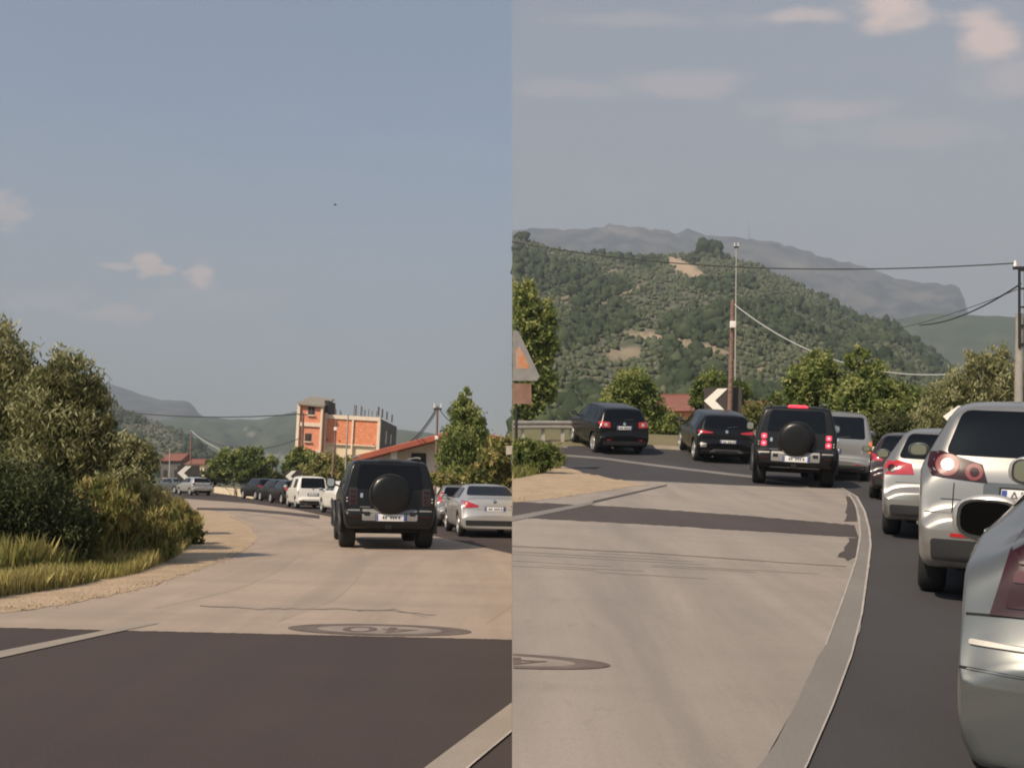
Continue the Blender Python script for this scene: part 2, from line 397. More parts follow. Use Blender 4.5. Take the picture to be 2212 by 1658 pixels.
sheet('asphalt_band_uphill', jag([(SEAM_R, 1085), (1340, 1096), (1591, 1114), (1845, 1136)], 2, 9, 22) + jag([(1852, 1163), (1591, 1147), (1404, 1135), (SEAM_R, 1119)], 2, 9, 23), GR, .0185, M_band)
sheet('edge_line_uphill', strip([(SEAM_R, 1123), (1180, 1108), (1280, 1088)], 11, 6), GR, .0215, M_lineR)
sheet('edge_groove', strip([(1280, 1086), (1350, 1070), (1440, 1049)], 5, 3), GR, .0195, M_band)
ribbon('kerb_line', wl(kerb_l, GR), wl(kerb_r, GR), GR, .021, M_lineR, .012)
sheet('kerb_line_edge', [(u + 1, v) for u, v in kerb_r] + [(u - 3.5, v) for u, v in kerb_r[::-1]], GR, .024, M_edge)
sheet('kerb_line_inner_edge', [(u - 1, v) for u, v in kerb_l[:8]] + [(u + 2.5, v) for u, v in kerb_l[:8][::-1]], GR, .024, M_edge)
sheet('torn_asphalt', jag([(1826, 1072), (1828, 1100), (1822, 1128)], 4, 7, 10) + [(1851, 1128), (1848, 1100), (1838, 1076)], GR, .0192, M_band)
sheet('torn_asphalt', jag([(1832, 1164), (1826, 1185), (1812, 1204), (1830, 1214)], 5, 7, 11) + [(1848, 1205), (1853, 1164)], GR, .0192, M_band)
rg = random.Random(8)
sheet('road_groove', strip(jag([(SEAM_R, 1182), (1400, 1197), (1560, 1208), (1700, 1218), (1828, 1226)], 1.2, 12, 31), 2.4, 1.5), GR, .0185, M_crack)
for k in range(9):
    v = 1188 + k * 5.2 + rg.uniform(-2, 2); a = rg.choice([0, 0, 60, 180, 300]); b = a + rg.uniform(120, 420); n = 6
    sheet('road_groove', strip([(SEAM_R + a + (b - a) * i / n, v + (a + (b - a) * i / n) * .056 + rg.uniform(-.5, .5)) for i in range(n + 1)], rg.uniform(.9, 1.6), .7), GR, .0185, M_groove)
sheet('lane_line', strip([(1205, 983), (1300, 990), (1404, 1004), (1520, 1018), (1623, 1030), (1746, 1052)], 4, 5), GR, .0155, M_lineR)

# painted speed roundels, read by oncoming drivers
def text_mesh(s, size, align='CENTER'):
    cu = bpy.data.curves.new('lettering', 'FONT'); cu.body = s; cu.size = size; cu.align_x = align; cu.align_y = 'CENTER'
    o = bpy.data.objects.new('lettering', cu); COL.objects.link(o)
    dg = bpy.context.evaluated_depsgraph_get(); me = bpy.data.meshes.new_from_object(o.evaluated_get(dg))
    bpy.data.objects.remove(o); return me
def roundel(cu, cv, hw, hv, G, clip, label):
    c = hit(cu, cv, G); root = empty('painted_roundel', c)
    rx = hw / F * c.y; ry = (hit(cu, cv - hv, G).y - hit(cu, cv + hv, G).y) / 2
    def disc(name, r0, r1, dz, m):
        bm = bmesh.new(); n = 64
        for k in range(n):
            a, b = 2 * math.pi * k / n, 2 * math.pi * (k + 1) / n
            q = [(r1, a), (r1, b)] + ([(r0, b), (r0, a)] if r0 else [(0, 0)])
            bm.faces.new([bm.verts.new((rx * r * math.cos(t), ry * r * math.sin(t), 0)) for r, t in q])
        return fin(name, bm, dz, m)
    def fin(name, bm, dz, m):
        bmesh.ops.remove_doubles(bm, verts=bm.verts, dist=1e-5)
        if clip: bmesh.ops.bisect_plane(bm, geom=bm.verts[:] + bm.edges[:] + bm.faces[:], plane_co=(-c.x + .006 * clip, 0, 0), plane_no=(clip, 0, 0), clear_inner=True)
        for v in bm.verts: v.co.z = G(v.co.x + c.x, v.co.y + c.y) + dz - c.z
        bmesh.ops.recalc_face_normals(bm, faces=bm.faces)
        if bm.faces and sum(f.normal.z for f in bm.faces) < 0: bmesh.ops.reverse_faces(bm, faces=bm.faces[:])
        me = bpy.data.meshes.new(name); bm.to_mesh(me); bm.free(); link(name, me, m, root)
    disc('ring', .68, 1, .0195, M_ring); disc('field', 0, .68, .0185, M_fieldp)
    me = text_mesh('40', 1.0); bm = bmesh.new(); bm.from_mesh(me)
    for v in bm.verts: v.co.x, v.co.y = -v.co.x * rx * .85, -v.co.y * ry * 1.35     # turned to face oncoming traffic
    fin('numerals', bm, .0215, M_ring)
    return tag(root, label, 'road marking')
roundel(820, 1363, 198, 12.5, GL, None, 'worn oval road marking reading 40 on the level dusty lane')
roundel(1085, 1432, 232, 16, GR, 1, 'worn oval road marking cut off at the edge of the climbing lane')

# ------------------------------------------------------------------ hills
def vnoise(x, y, seed=0):
    """cheap smooth value noise"""
    def h(i, j):
        n = math.sin(i * 127.1 + j * 311.7 + seed * 74.7) * 43758.5453; return n - math.floor(n)
    i, j = math.floor(x), math.floor(y); fx, fy = x - i, y - j
    fx = fx * fx * (3 - 2 * fx); fy = fy * fy * (3 - 2 * fy)
    return (h(i, j) * (1 - fx) + h(i + 1, j) * fx) * (1 - fy) + (h(i, j + 1) * (1 - fx) + h(i + 1, j + 1) * fx) * fy - .5
def interp(pts, u):
    if u <= pts[0][0]: return pts[0][1]
    for (a, b), (c, d) in zip(pts, pts[1:]):
        if u <= c:
            t = (u - a) / (c - a); return b + (d - b) * t
    return pts[-1][1]
class Hill:
    def __init__(s, sil, d0, d1, z0, rough, seed, power=1.15, jagpx=2.0):
        s.sil, s.d0, s.d1, s.z0, s.rough, s.seed, s.power, s.jag = sil, d0, d1, z0, rough, seed, power, jagpx
    def point(s, u, t):
        t = max(t, 0.0)
        y = s.d0 + (s.d1 - s.d0) * t
        v = interp(s.sil, u) + s.jag * (vnoise(u / 14, 3.3, s.seed) + .6 * vnoise(u / 5, 7.7, s.seed))
        zr = H + (VH - v) / F * s.d1
        if t <= 1:
            z = s.z0 + (zr - s.z0) * t ** s.power
            z += s.rough * (vnoise(u / 60, t * 9, s.seed + 5) + .5 * vnoise(u / 22, t * 22, s.seed + 6)) * min(1, t * 4) * (1 - t ** 4) * y / s.d1
        else:
            z = zr - (t - 1) * (s.d1 - s.d0) * .6
        return Vector(((u - U0) / F * y, y, z))
    def build(s, name, m, u0, u1, nu, nt, masks=()):
        us = [u0 + (u1 - u0) * i / nu for i in range(nu + 1)]; ts = [i / nt for i in range(nt + 1)] + [1.08, 1.3]
        vs = [s.point(u, t) for t in ts for u in us]; fs = []; n = nu + 1
        for j in range(len(ts) - 1):
            for i in range(nu): a = j * n + i; fs.append((a, a + 1, a + n + 1, a + n))
        me = mesh_from(name, vs, fs, True)
        at_ = me.attributes.new('soil', 'FLOAT', 'POINT')
        vals = []
        for p in vs:
            u = U0 + p.x / p.y * F; v = VH - (p.z - H) / p.y * F; k = 0
            for (mu, mv, ru, rv, st, sl) in masks:
                d = math.hypot((u - mu) / ru, (v - mv - sl * (u - mu)) / rv) + .5 * vnoise(u / 9, v / 6, 3)
                k = max(k, st * clamp((1.15 - d) * 2.5, 0, 1))
            vals.append(k)
        at_.data.foreach_set('value', vals)
        return tag(link(name, me, m), kind='structure')
def hill_mat(name, c0, c1, soil, scale):
    m = mat(name, c0, .95, col2=c1, scale=scale, detail=9, lo=.4, hi=.62, bump=.6)
    nt = m.node_tree; N = nt.nodes; L = nt.links; b = N['Principled BSDF']; src = b.inputs['Base Color'].links[0].from_socket
    a = N.new('ShaderNodeAttribute'); a.attribute_name = 'soil'
    x = N.new('ShaderNodeMix'); x.data_type = 'RGBA'; L.new(a.outputs['Fac'], x.inputs[0]); L.new(src, x.inputs[6]); x.inputs[7].default_value = (*soil, 1)
    L.new(x.outputs[2], b.inputs['Base Color']); return m
HM_near = hill_mat('scrub_hillside', (.06, .068, .036), (.19, .165, .11), (.42, .31, .20), .06)
HM_mid = hill_mat('wooded_mountain', (.035, .055, .028), (.07, .085, .04), (.55, .52, .48), .02)
HM_far = hill_mat('bare_mountain_haze_blue', (.012, .024, .034), (.095, .088, .088), (.22, .19, .17), .014)  # bluish base: distance haze put into the mountain's colour

hillR = Hill([(1100, 508), (1140, 520), (1180, 534), (1250, 548), (1350, 554), (1440, 552), (1490, 548), (1560, 552), (1640, 574), (1720, 614), (1800, 660), (1860, 684), (1920, 696), (1980, 740), (2040, 785), (2075, 805), (2150, 850), (2211, 880), (2500, 960)],
             170, 760, 6, 9, 11, 1.1)
SOIL_R = [(1482, 580, 44, 15, 1, .45), (1420, 730, 62, 9, .9, .1), (1350, 765, 40, 16, .55, -.15), (1520, 752, 60, 9, .7, .2), (1340, 640, 70, 4, .5, -.5), (1660, 785, 60, 3, .5, -.5), (1280, 610, 60, 4, .5, -.6)]
hillR.build('hill', HM_near, 1105.7, 2500, 150, 70, SOIL_R)
mtR = Hill([(1100, 497), (1150, 494), (1230, 497), (1275, 492), (1320, 485), (1400, 495), (1470, 503), (1490, 494), (1510, 503), (1560, 511), (1620, 515), (1700, 530), (1780, 555), (1860, 575), (1930, 600), (1990, 612), (2050, 614), (2072, 622), (2082, 645), (2088, 680), (2120, 706), (2211, 740), (2500, 800)],
           1600, 3000, 0, 110, 21, 1.0, 7)
mtR.build('mountain', HM_far, 1105.7, 2500, 140, 30, [(1700, 570, 60, 12, .5, .3), (1330, 495, 50, 8, .6, .2), (1980, 640, 50, 10, .5, 0), (1850, 640, 70, 8, .35, .2)])
mrR = Hill([(1880, 720), (1930, 692), (1975, 682), (2010, 678), (2100, 681), (2160, 682), (2211, 686), (2300, 690), (2500, 680)], 900, 1500, 0, 25, 31, 1.0, 2)
mrR.build('wooded_ridge', HM_mid, 1880, 2500, 60, 24)
hillL = Hill([(-300, 800), (100, 815), (180, 840), (225, 856), (262, 880), (320, 905), (380, 927), (420, 952), (470, 985), (520, 1006), (570, 1020), (640, 1030), (700, 1036)], 300, 900, -2, 8, 41, 1.05)
hillL.build('hill_beyond_olive', HM_near, -300, 700, 110, 40, [(330, 930, 40, 8, .4, .3)])
mtL = Hill([(-300, 780), (100, 800), (190, 816), (225, 826), (250, 833), (300, 850), (350, 864), (385, 865), (405, 866), (418, 873), (424, 890), (440, 898), (520, 925), (600, 940)], 1800, 3200, -5, 80, 51, 1.0, 2.5)
mtL.build('mountain_beyond_olive', HM_far, -300, 600, 90, 24)
mmL = Hill([(250, 930), (380, 900), (430, 899), (500, 905), (560, 906), (600, 897), (638, 888), (665, 884), (700, 893), (760, 915), (850, 926), (900, 931), (960, 939), (1030, 947), (1105, 955)], 1000, 1900, -4, 40, 61, 1.0, 1.5)
mmL.build('wooded_ridge_beyond_town', HM_mid, 250, 1105.2, 110, 36, [(531, 928, 7, 4, .35, 0), (545, 940, 10, 3, .35, .4), (610, 985, 60, 4, .35, 0), (500, 975, 50, 4, .3, 0)])

# the wood that covers the near hills: low crowns, too many to count
def ico(sub):
    bm = bmesh.new(); bmesh.ops.create_icosphere(bm, subdivisions=sub, radius=1)
    v = np.array([p.co[:] for p in bm.verts]); bm.faces.ensure_lookup_table(); f = np.array([[q.index for q in g.verts] for g in bm.faces]); bm.free(); return v, f
IV, IF = ico(1); IV2, IF2 = ico(2)
def bulk_mesh(name, V, Fc, tint=None, smooth=False):
    """V (n,3), Fc (m,k) -> mesh, fast"""
    me = bpy.data.meshes.new(name); k = Fc.shape[1]; m = len(Fc)
    me.vertices.add(len(V)); me.vertices.foreach_set('co', V.astype(np.float32).ravel())
    me.loops.add(m * k); me.loops.foreach_set('vertex_index', Fc.astype(np.int32).ravel())
    me.polygons.add(m); me.polygons.foreach_set('loop_start', np.arange(0, m * k, k, dtype=np.int32)); me.polygons.foreach_set('loop_total', np.full(m, k, dtype=np.int32))
    if smooth: me.polygons.foreach_set('use_smooth', np.ones(m, dtype=bool))
    me.update(calc_edges=True)
    if tint is not None:
        a = me.attributes.new('tint', 'FLOAT', 'FACE'); a.data.foreach_set('value', np.clip(tint, 0, 1).astype(np.float32))
    me.validate(); return me
M_wood = leaf_mat('hillside_foliage', [(0, (.022, .034, .014)), (.4, (.050, .070, .030)), (.75, (.10, .118, .062)), (1, (.17, .175, .115))], .1, .9)
def woodland(name, hill, n, u0, u1, tmin, seed, label, masks=(), rows=()):
    rg = np.random.default_rng(seed); Vs, Fs, Ts = [], [], []; off = 0; made = 0
    while made < n:
        u = rg.uniform(u0, u1); t = tmin + (1 - tmin) * rg.uniform() ** 1.0
        p = hill.point(u, t); pu = U0 + p.x / p.y * F; pv = VH - (p.z - H) / p.y * F
        if any(math.hypot((pu - a) / ru, (pv - b - sl * (pu - a)) / rv) < .95 + .3 * rg.uniform() and st > .45 for (a, b, ru, rv, st, sl) in masks): continue
        grove = vnoise(u / 70, t * 10, seed + 3)
        olive = grove > -.03
        if olive:      # planted rows of small pale crowns
            t = round(t * 60) / 60 + rg.normal() * .0012; p = hill.point(u, t); r = rg.uniform(.9, 1.6)
            if rg.uniform() < .42: continue
        else:
            r = rg.uniform(.8, 2.3)
            if rg.uniform() < .08: r *= 1.9
        r *= .55 + .45 * p.y / hill.d1
        d = 1 + .38 * rg.normal(size=(len(IV), 1)); sc = np.array([1, 1, rg.uniform(.8, 1.25)]) * r
        Vs.append(IV * d * sc + np.array(p) + np.array([0, 0, r * .55])); Fs.append(IF + off); off += len(IV)
        base = rg.uniform(.55, .88) if olive else rg.uniform(.08, .55)
        Ts.append(base + rg.normal(size=len(IF)) * .07); made += 1
    me = bulk_mesh(name, np.concatenate(Vs), np.concatenate(Fs), np.concatenate(Ts))
    return tag(link(name, me, M_wood), label, 'woodland', kind='stuff')
woodland('woodland', hillR, 17000, 1112, 2330, .0, 5, 'olive groves and scrub woodland covering the near hill', SOIL_R)
woodland('woodland', hillL, 2600, 120, 640, .05, 6, 'dark scrub woodland on the hill beyond the roadside olives')

# ------------------------------------------------------------------ plants
def rand_dirs(rg, n):
    d = rg.normal(size=(n, 3)); return d / np.linalg.norm(d, axis=1, keepdims=True)
def leaf_cloud(rg, C, length, width, up=.25, tint=None):
    n = len(C); a = rand_dirs(rg, n); a[:, 2] = np.abs(a[:, 2]) * .6 + up; a /= np.linalg.norm(a, axis=1, keepdims=True)
    b = np.cross(a, rand_dirs(rg, n)); b /= np.linalg.norm(b, axis=1, keepdims=True) + 1e-9
    L_ = (length * rg.uniform(.6, 1.3, size=(n, 1))); W_ = width * rg.uniform(.7, 1.2, size=(n, 1))
    V = np.stack([C - a * L_ * .5, C + b * W_ * .5, C + a * L_ * .5, C - b * W_ * .5], 1).reshape(-1, 3)
    return V, np.arange(4 * n).reshape(n, 4)
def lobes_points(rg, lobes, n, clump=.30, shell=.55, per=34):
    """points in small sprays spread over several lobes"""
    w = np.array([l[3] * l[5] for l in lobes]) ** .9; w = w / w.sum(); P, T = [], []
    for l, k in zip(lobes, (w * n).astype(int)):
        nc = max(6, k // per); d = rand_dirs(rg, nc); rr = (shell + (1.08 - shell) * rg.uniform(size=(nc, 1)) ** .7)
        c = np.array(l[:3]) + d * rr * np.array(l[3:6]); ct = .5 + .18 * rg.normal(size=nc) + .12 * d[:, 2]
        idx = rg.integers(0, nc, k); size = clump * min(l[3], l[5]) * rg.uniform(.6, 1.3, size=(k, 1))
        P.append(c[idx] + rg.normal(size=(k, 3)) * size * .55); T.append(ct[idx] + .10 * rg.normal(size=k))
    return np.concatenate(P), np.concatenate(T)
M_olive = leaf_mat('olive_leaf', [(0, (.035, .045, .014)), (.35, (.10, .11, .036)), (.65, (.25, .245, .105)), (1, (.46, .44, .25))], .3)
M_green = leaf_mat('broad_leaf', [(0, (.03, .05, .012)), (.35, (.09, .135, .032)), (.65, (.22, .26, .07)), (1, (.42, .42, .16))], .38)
M_dkgreen = leaf_mat('dark_and_shaded_leaf', [(0, (.020, .028, .010)), (.5, (.050, .064, .020)), (1, (.13, .14, .05))], .2)  # dark greens; the shaded shrubs carry their shade as leaf colour
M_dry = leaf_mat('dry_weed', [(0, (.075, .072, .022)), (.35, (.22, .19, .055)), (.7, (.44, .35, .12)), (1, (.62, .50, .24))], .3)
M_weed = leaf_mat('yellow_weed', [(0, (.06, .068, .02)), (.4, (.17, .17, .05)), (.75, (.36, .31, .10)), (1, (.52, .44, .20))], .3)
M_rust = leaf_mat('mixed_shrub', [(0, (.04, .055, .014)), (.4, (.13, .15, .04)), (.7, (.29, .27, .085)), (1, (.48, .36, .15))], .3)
M_bark = mat('bark', (.10, .075, .05), .95, col2=(.18, .14, .10), scale=9, stretch=(1, 1, .25), bump=.8)
def plant(name, label, cat, u, y, G, lobes_px, n, leaf, width, m, seed, group=None, trunk=True, clump=.30, shell=.5, up=.25, seam=False, tshift=0., depth=.9):
    rg = np.random.default_rng(seed); x = (u - U0) / F * y; base = Vector((x, y, G(x, y))); root = empty(name, base)
    s = y / F; lobes = []
    for (lu, lv, ru, rv) in lobes_px:
        dy = (rg.uniform() - .5) * ru * s * .5
        c = at(lu, lv, y) - base; lobes.append((c.x, dy, c.z, ru * s, ru * s * depth, rv * s))
    P, T = lobes_points(rg, lobes, n, clump, shell); keep = P[:, 2] > -.02
    P, T = P[keep], T[keep]
    if seam: k = P[:, 0] + base.x > .02; P, T = P[k], T[k]
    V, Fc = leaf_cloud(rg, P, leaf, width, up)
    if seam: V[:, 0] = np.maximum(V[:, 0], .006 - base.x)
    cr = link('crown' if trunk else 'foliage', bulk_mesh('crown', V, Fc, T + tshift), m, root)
    bm = bmesh.new(); hgt = max(l[2] for l in lobes); r0 = max(.03, .035 * hgt)
    if trunk:
        f = lobes[0]; tops = [Vector((l[0], l[1], l[2])) for l in lobes]; fork = Vector((.03 * hgt, 0, max(.2, min(t.z for t in tops) * .55)))
        if seam: tops = [Vector((max(t.x, .1 - base.x), t.y, t.z)) for t in tops]
        tube_bm(bm, [(0, 0, -.1), (.01, .01, fork.z * .5), fork], [r0 * 1.25, r0, r0 * .85], 8)
        for t in tops: tube_bm(bm, [fork * .9, fork.lerp(t, .5) + Vector((.06 * hgt * rg.normal() * .3, 0, .05 * hgt)), t], [r0 * .7, r0 * .42, r0 * .15], 6)
        bm_obj('trunk', bm, M_bark, root, True)
    else:
        for k in range(6):
            l = lobes[k % len(lobes)]; tx = l[0] if not seam else max(l[0], .05 - base.x)
            bx_ = tx * .35 if not seam else max(tx * .35, .05 - base.x)
            tube_bm(bm, [(bx_, .05 * k, -.05), (tx * .8, l[1] * .5, l[2] * .5), (tx, l[1], l[2])], [.02, .014, .006], 5)
        bm_obj('stems', bm, M_bark, root, True)
    return tag(root, label, cat, group)

# left roadside
plant('olive_tree', 'tall olive tree at the left picture edge with silvery crown', 'tree', 0, 17.5, GL,
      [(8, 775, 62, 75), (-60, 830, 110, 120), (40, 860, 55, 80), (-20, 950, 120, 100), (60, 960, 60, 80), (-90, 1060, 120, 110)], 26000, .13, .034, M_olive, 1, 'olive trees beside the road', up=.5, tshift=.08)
plant('olive_tree', 'rounder olive tree right of the tallest one above the dry weeds', 'tree', 145, 16.2, GL,
      [(150, 830, 62, 62), (110, 880, 70, 75), (190, 885, 42, 62), (160, 950, 75, 75), (205, 960, 40, 50), (95, 1010, 85, 80), (232, 905, 22, 22)], 26000, .12, .032, M_olive, 2, 'olive trees beside the road', up=.5, tshift=.06)
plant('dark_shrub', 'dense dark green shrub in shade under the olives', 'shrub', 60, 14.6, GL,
      [(30, 1090, 120, 85), (-60, 1100, 130, 100), (130, 1110, 70, 66), (90, 1160, 110, 58), (0, 1170, 130, 60)], 26000, .085, .028, M_dkgreen, 3, trunk=False, tshift=-.12)  # tint lowered: shade below the olive crowns painted into the leaves
plant('olive_bush', 'pale feathery bush between olive and yellow weeds', 'bush', 272, 24, GL,
      [(272, 975, 42, 34), (250, 1010, 40, 40), (305, 1000, 32, 36), (275, 1040, 55, 40)], 9000, .13, .04, M_olive, 4, trunk=False, up=.4, tshift=.08)
plant('weed_bush', 'brown dry weed bush beneath the olive branches', 'bush', 205, 15.6, GL,
      [(215, 1065, 44, 30), (180, 1090, 44, 38), (250, 1090, 40, 32), (205, 1120, 65, 38)], 12000, .13, .02, M_rust, 5, 'weeds on the verge', trunk=False, up=.8, tshift=.16)
plant('weed_bush', 'tall yellow weed bush nearest the road bend', 'bush', 345, 19.5, GL,
      [(285, 1062, 38, 26), (330, 1080, 40, 25), (375, 1100, 36, 20), (320, 1105, 60, 26), (275, 1095, 42, 34), (410, 1118, 26, 13)], 16000, .15, .018, M_weed, 6, 'weeds on the verge', trunk=False, up=.9, tshift=.2)
plant('weed_bush', 'grey green weed bush low in front of the brown weeds', 'bush', 285, 16.6, GL,
      [(285, 1140, 70, 46), (220, 1165, 60, 40), (345, 1140, 50, 42), (300, 1185, 80, 28), (250, 1190, 60, 26)], 14000, .13, .022, M_rust, 7, 'weeds on the verge', trunk=False, up=.9, tshift=.12)
plant('weed_bush', 'small leafy green weed bush at the sandy corner', 'bush', 395, 21.3, GL,
      [(395, 1140, 36, 30), (360, 1150, 40, 30), (420, 1160, 20, 18), (385, 1170, 45, 16)], 7000, .10, .04, M_rust, 8, 'weeds on the verge', trunk=False, up=.4, tshift=.02)
# left background
def P3(n): return 200 + n
plant('shrub', 'bright green spreading shrub behind the low pale wall', 'shrub', 520, 82, GL, [(495, 995, 38, 24), (540, 990, 42, 22), (575, 1005, 26, 18), (470, 1010, 26, 16), (520, 1018, 60, 14)], 7000, .34, .16, M_green, P3(1), 'shrubs along the far bend', trunk=False)
plant('shrub', 'green shrub directly below the brick tower', 'shrub', 655, 84, GL, [(652, 990, 24, 22), (675, 998, 24, 20), (630, 1005, 24, 18), (655, 1015, 40, 16)], 5000, .34, .16, M_green, P3(2), 'shrubs along the far bend', trunk=False)
plant('shrub', 'pale green shrub behind the white van', 'shrub', 715, 76, GL, [(705, 1000, 26, 24), (735, 1008, 28, 22), (680, 1015, 26, 20), (720, 1028, 44, 18)], 5500, .32, .14, M_rust, P3(3), 'shrubs along the far bend', trunk=False, tshift=.1)
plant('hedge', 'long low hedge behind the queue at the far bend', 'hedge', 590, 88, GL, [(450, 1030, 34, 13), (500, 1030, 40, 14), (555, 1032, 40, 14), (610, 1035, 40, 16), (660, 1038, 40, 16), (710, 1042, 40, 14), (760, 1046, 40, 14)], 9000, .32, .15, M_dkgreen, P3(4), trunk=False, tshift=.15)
plant('conical_tree', 'pointed green tree right of the red roofed house', 'tree', 1008, 41, GL,
      [(1003, 862, 14, 28), (1000, 895, 28, 30), (1012, 920, 38, 32), (1000, 955, 50, 36), (1022, 975, 46, 36), (985, 1000, 40, 32), (1035, 1010, 40, 30)], 19000, .17, .07, M_green, P3(5), up=.6, tshift=.07)
plant('leafy_shrub', 'broad sunlit shrub at the foot of the conical tree', 'shrub', 1072, 37, GL,
      [(1080, 965, 24, 26), (1068, 995, 32, 28), (1090, 1010, 14, 26), (1040, 1025, 40, 22), (1078, 1035, 26, 20)], 10000, .16, .075, M_rust, P3(6), trunk=False, tshift=.08)
plant('hedge', 'tangled hedge behind the silver cars on the level road', 'hedge', 1000, 39.5, GL, [(960, 1035, 36, 16), (1000, 1040, 36, 16), (1040, 1042, 36, 16), (1075, 1045, 26, 16), (925, 1040, 30, 16)], 8000, .16, .06, M_rust, P3(7), trunk=False, tshift=.05)
# right side
plant('walnut_tree', 'large leafy tree cut off beside the guard rail', 'tree', 1128, 46, GR,
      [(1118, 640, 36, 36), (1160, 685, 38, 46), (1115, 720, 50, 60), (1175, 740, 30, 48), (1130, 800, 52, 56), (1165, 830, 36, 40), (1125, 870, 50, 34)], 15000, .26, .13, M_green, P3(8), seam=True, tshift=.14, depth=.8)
plant('leafy_shrub', 'leafy green shrub between the two black cars', 'shrub', 1395, 45, GR,
      [(1368, 834, 44, 32), (1345, 868, 42, 36), (1395, 880, 40, 38), (1440, 922, 38, 28), (1410, 938, 55, 34), (1478, 940, 32, 26)], 15000, .20, .10, M_green, P3(9), 'shrubs behind the queue uphill', trunk=False, tshift=.06)
plant('leafy_shrub', 'small shrub behind the pole and chevron board uphill', 'shrub', 1545, 50, GR, [(1540, 832, 34, 30), (1520, 855, 30, 30), (1590, 850, 28, 26)], 5000, .20, .09, M_green, P3(10), 'shrubs behind the queue uphill', trunk=False, tshift=-.1)
plant('leafy_shrub', 'straggly brown green shrub above the dark off roader uphill', 'shrub', 1635, 46, GR, [(1640, 890, 36, 26), (1610, 905, 34, 26), (1680, 900, 34, 30)], 5000, .18, .06, M_rust, P3(11), 'shrubs behind the queue uphill', trunk=False)
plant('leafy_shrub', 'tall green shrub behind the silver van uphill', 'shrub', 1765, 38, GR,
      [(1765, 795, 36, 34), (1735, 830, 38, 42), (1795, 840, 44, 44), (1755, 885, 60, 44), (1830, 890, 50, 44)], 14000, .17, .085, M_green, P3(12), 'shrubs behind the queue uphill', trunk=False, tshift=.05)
plant('leafy_shrub', 'spiky topped shrub mid way along the uphill hedge', 'shrub', 1862, 36.5, GR,
      [(1855, 790, 26, 38), (1890, 820, 34, 36), (1850, 850, 50, 40), (1920, 860, 44, 36), (1880, 905, 66, 46), (1950, 905, 46, 44)], 15000, .16, .075, M_green, P3(13), 'shrubs behind the queue uphill', trunk=False, tshift=.06)
plant('olive_tree', 'silvery olive behind the small silver hatchback beside the pole', 'tree', 2115, 31, GR,
      [(2150, 778, 24, 34), (2110, 790, 30, 34), (2165, 810, 34, 40), (2085, 830, 42, 36), (2130, 850, 56, 46), (2040, 860, 40, 34), (2190, 860, 40, 46), (2090, 905, 60, 40), (2020, 915, 50, 40), (2240, 900, 60, 70)], 22000, .14, .04, M_olive, P3(14), up=.6, tshift=.14)
plant('leafy_shrub', 'dark shaded shrub behind the small maroon car', 'shrub', 1965, 34, GR, [(1930, 930, 50, 36), (1990, 935, 55, 38), (2050, 930, 55, 40), (1890, 940, 40, 34)], 11000, .14, .07, M_dkgreen, P3(15), 'shrubs behind the queue uphill', trunk=False, tshift=.12)  # low shade of the bank painted in as dark leaf colour
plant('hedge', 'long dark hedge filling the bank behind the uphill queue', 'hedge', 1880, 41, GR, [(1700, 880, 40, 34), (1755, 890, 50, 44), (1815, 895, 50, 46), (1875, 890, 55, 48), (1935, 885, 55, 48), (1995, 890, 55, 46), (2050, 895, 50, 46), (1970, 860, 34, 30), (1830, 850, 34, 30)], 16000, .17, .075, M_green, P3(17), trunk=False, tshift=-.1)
plant('weed_bush', 'low leafy weeds at the foot of the climbing verge', 'bush', 1140, 25.5, GR,
      [(1128, 965, 30, 20), (1168, 975, 34, 20), (1120, 990, 34, 20), (1185, 992, 26, 16), (1140, 1008, 44, 16)], 7000, .12, .06, M_green, P3(16), trunk=False, seam=True)

# grasses on the verges
def in_poly(u, v, poly):
    c = False; j = len(poly) - 1
    for i in range(len(poly)):
        (x1, y1), (x2, y2) = poly[i], poly[j]
        if (y1 > v) != (y2 > v) and u < (x2 - x1) * (v - y1) / (y2 - y1) + x1: c = not c
        j = i
    return c
def grass(name, label, G, poly, n, hmin, hmax, m, seed, width=.012, tint=.5, lean=.25):
    rg = np.random.default_rng(seed); us = [p[0] for p in poly]; vs = [p[1] for p in poly]; V, Fc, T = [], [], []; k = 0
    while k < n:
        u, v = rg.uniform(min(us), max(us)), rg.uniform(min(vs), max(vs))
        if not in_poly(u, v, poly): continue
        p = np.array(hit(u, v, G)); patch = vnoise(p[0] * .9, p[1] * .9, seed) + .5 * vnoise(p[0] * 3, p[1] * 3, seed)
        if patch < -.32: k += 1; continue
        h_ = rg.uniform(hmin, hmax) * (1 + .9 * patch); a = rg.uniform(0, 6.28); d = np.array([math.cos(a), math.sin(a), 0]); ln = rg.normal() * lean * h_; ld = np.array([math.cos(a + 1.3), math.sin(a + 1.3), 0])
        w = width * rg.uniform(.7, 1.5)
        b = len(V); V += [p - d * w, p + d * w, p + ld * ln * .4 + np.array([0, 0, h_ * .6]) + d * w * .7, p + ld * ln + np.array([0, 0, h_])]
        Fc += [(b, b + 1, b + 2, b + 3)]; T.append(tint + .35 * patch + rg.normal() * .12); k += 1
    me = bulk_mesh(name, np.array(V), np.array(Fc), np.array(T))
    return tag(link(name, me, m), label, 'grass', kind='stuff')
grass('dry_grass', 'short dry yellow grass along the sandy shoulder', GL, [(-30, 1300), (0, 1292), (150, 1270), (300, 1240), (380, 1205), (430, 1165), (440, 1120), (380, 1110), (390, 1160), (300, 1205), (100, 1245), (-30, 1262)], 17000, .04, .26, M_weed, 1, .008, .72)
grass('green_grass', 'long green grass below the dark shrub', GL, [(-30, 1265), (100, 1248), (260, 1222), (380, 1180), (400, 1150), (340, 1140), (250, 1180), (100, 1195), (-30, 1200)], 14000, .10, .46, M_rust, 2, .008, .52)
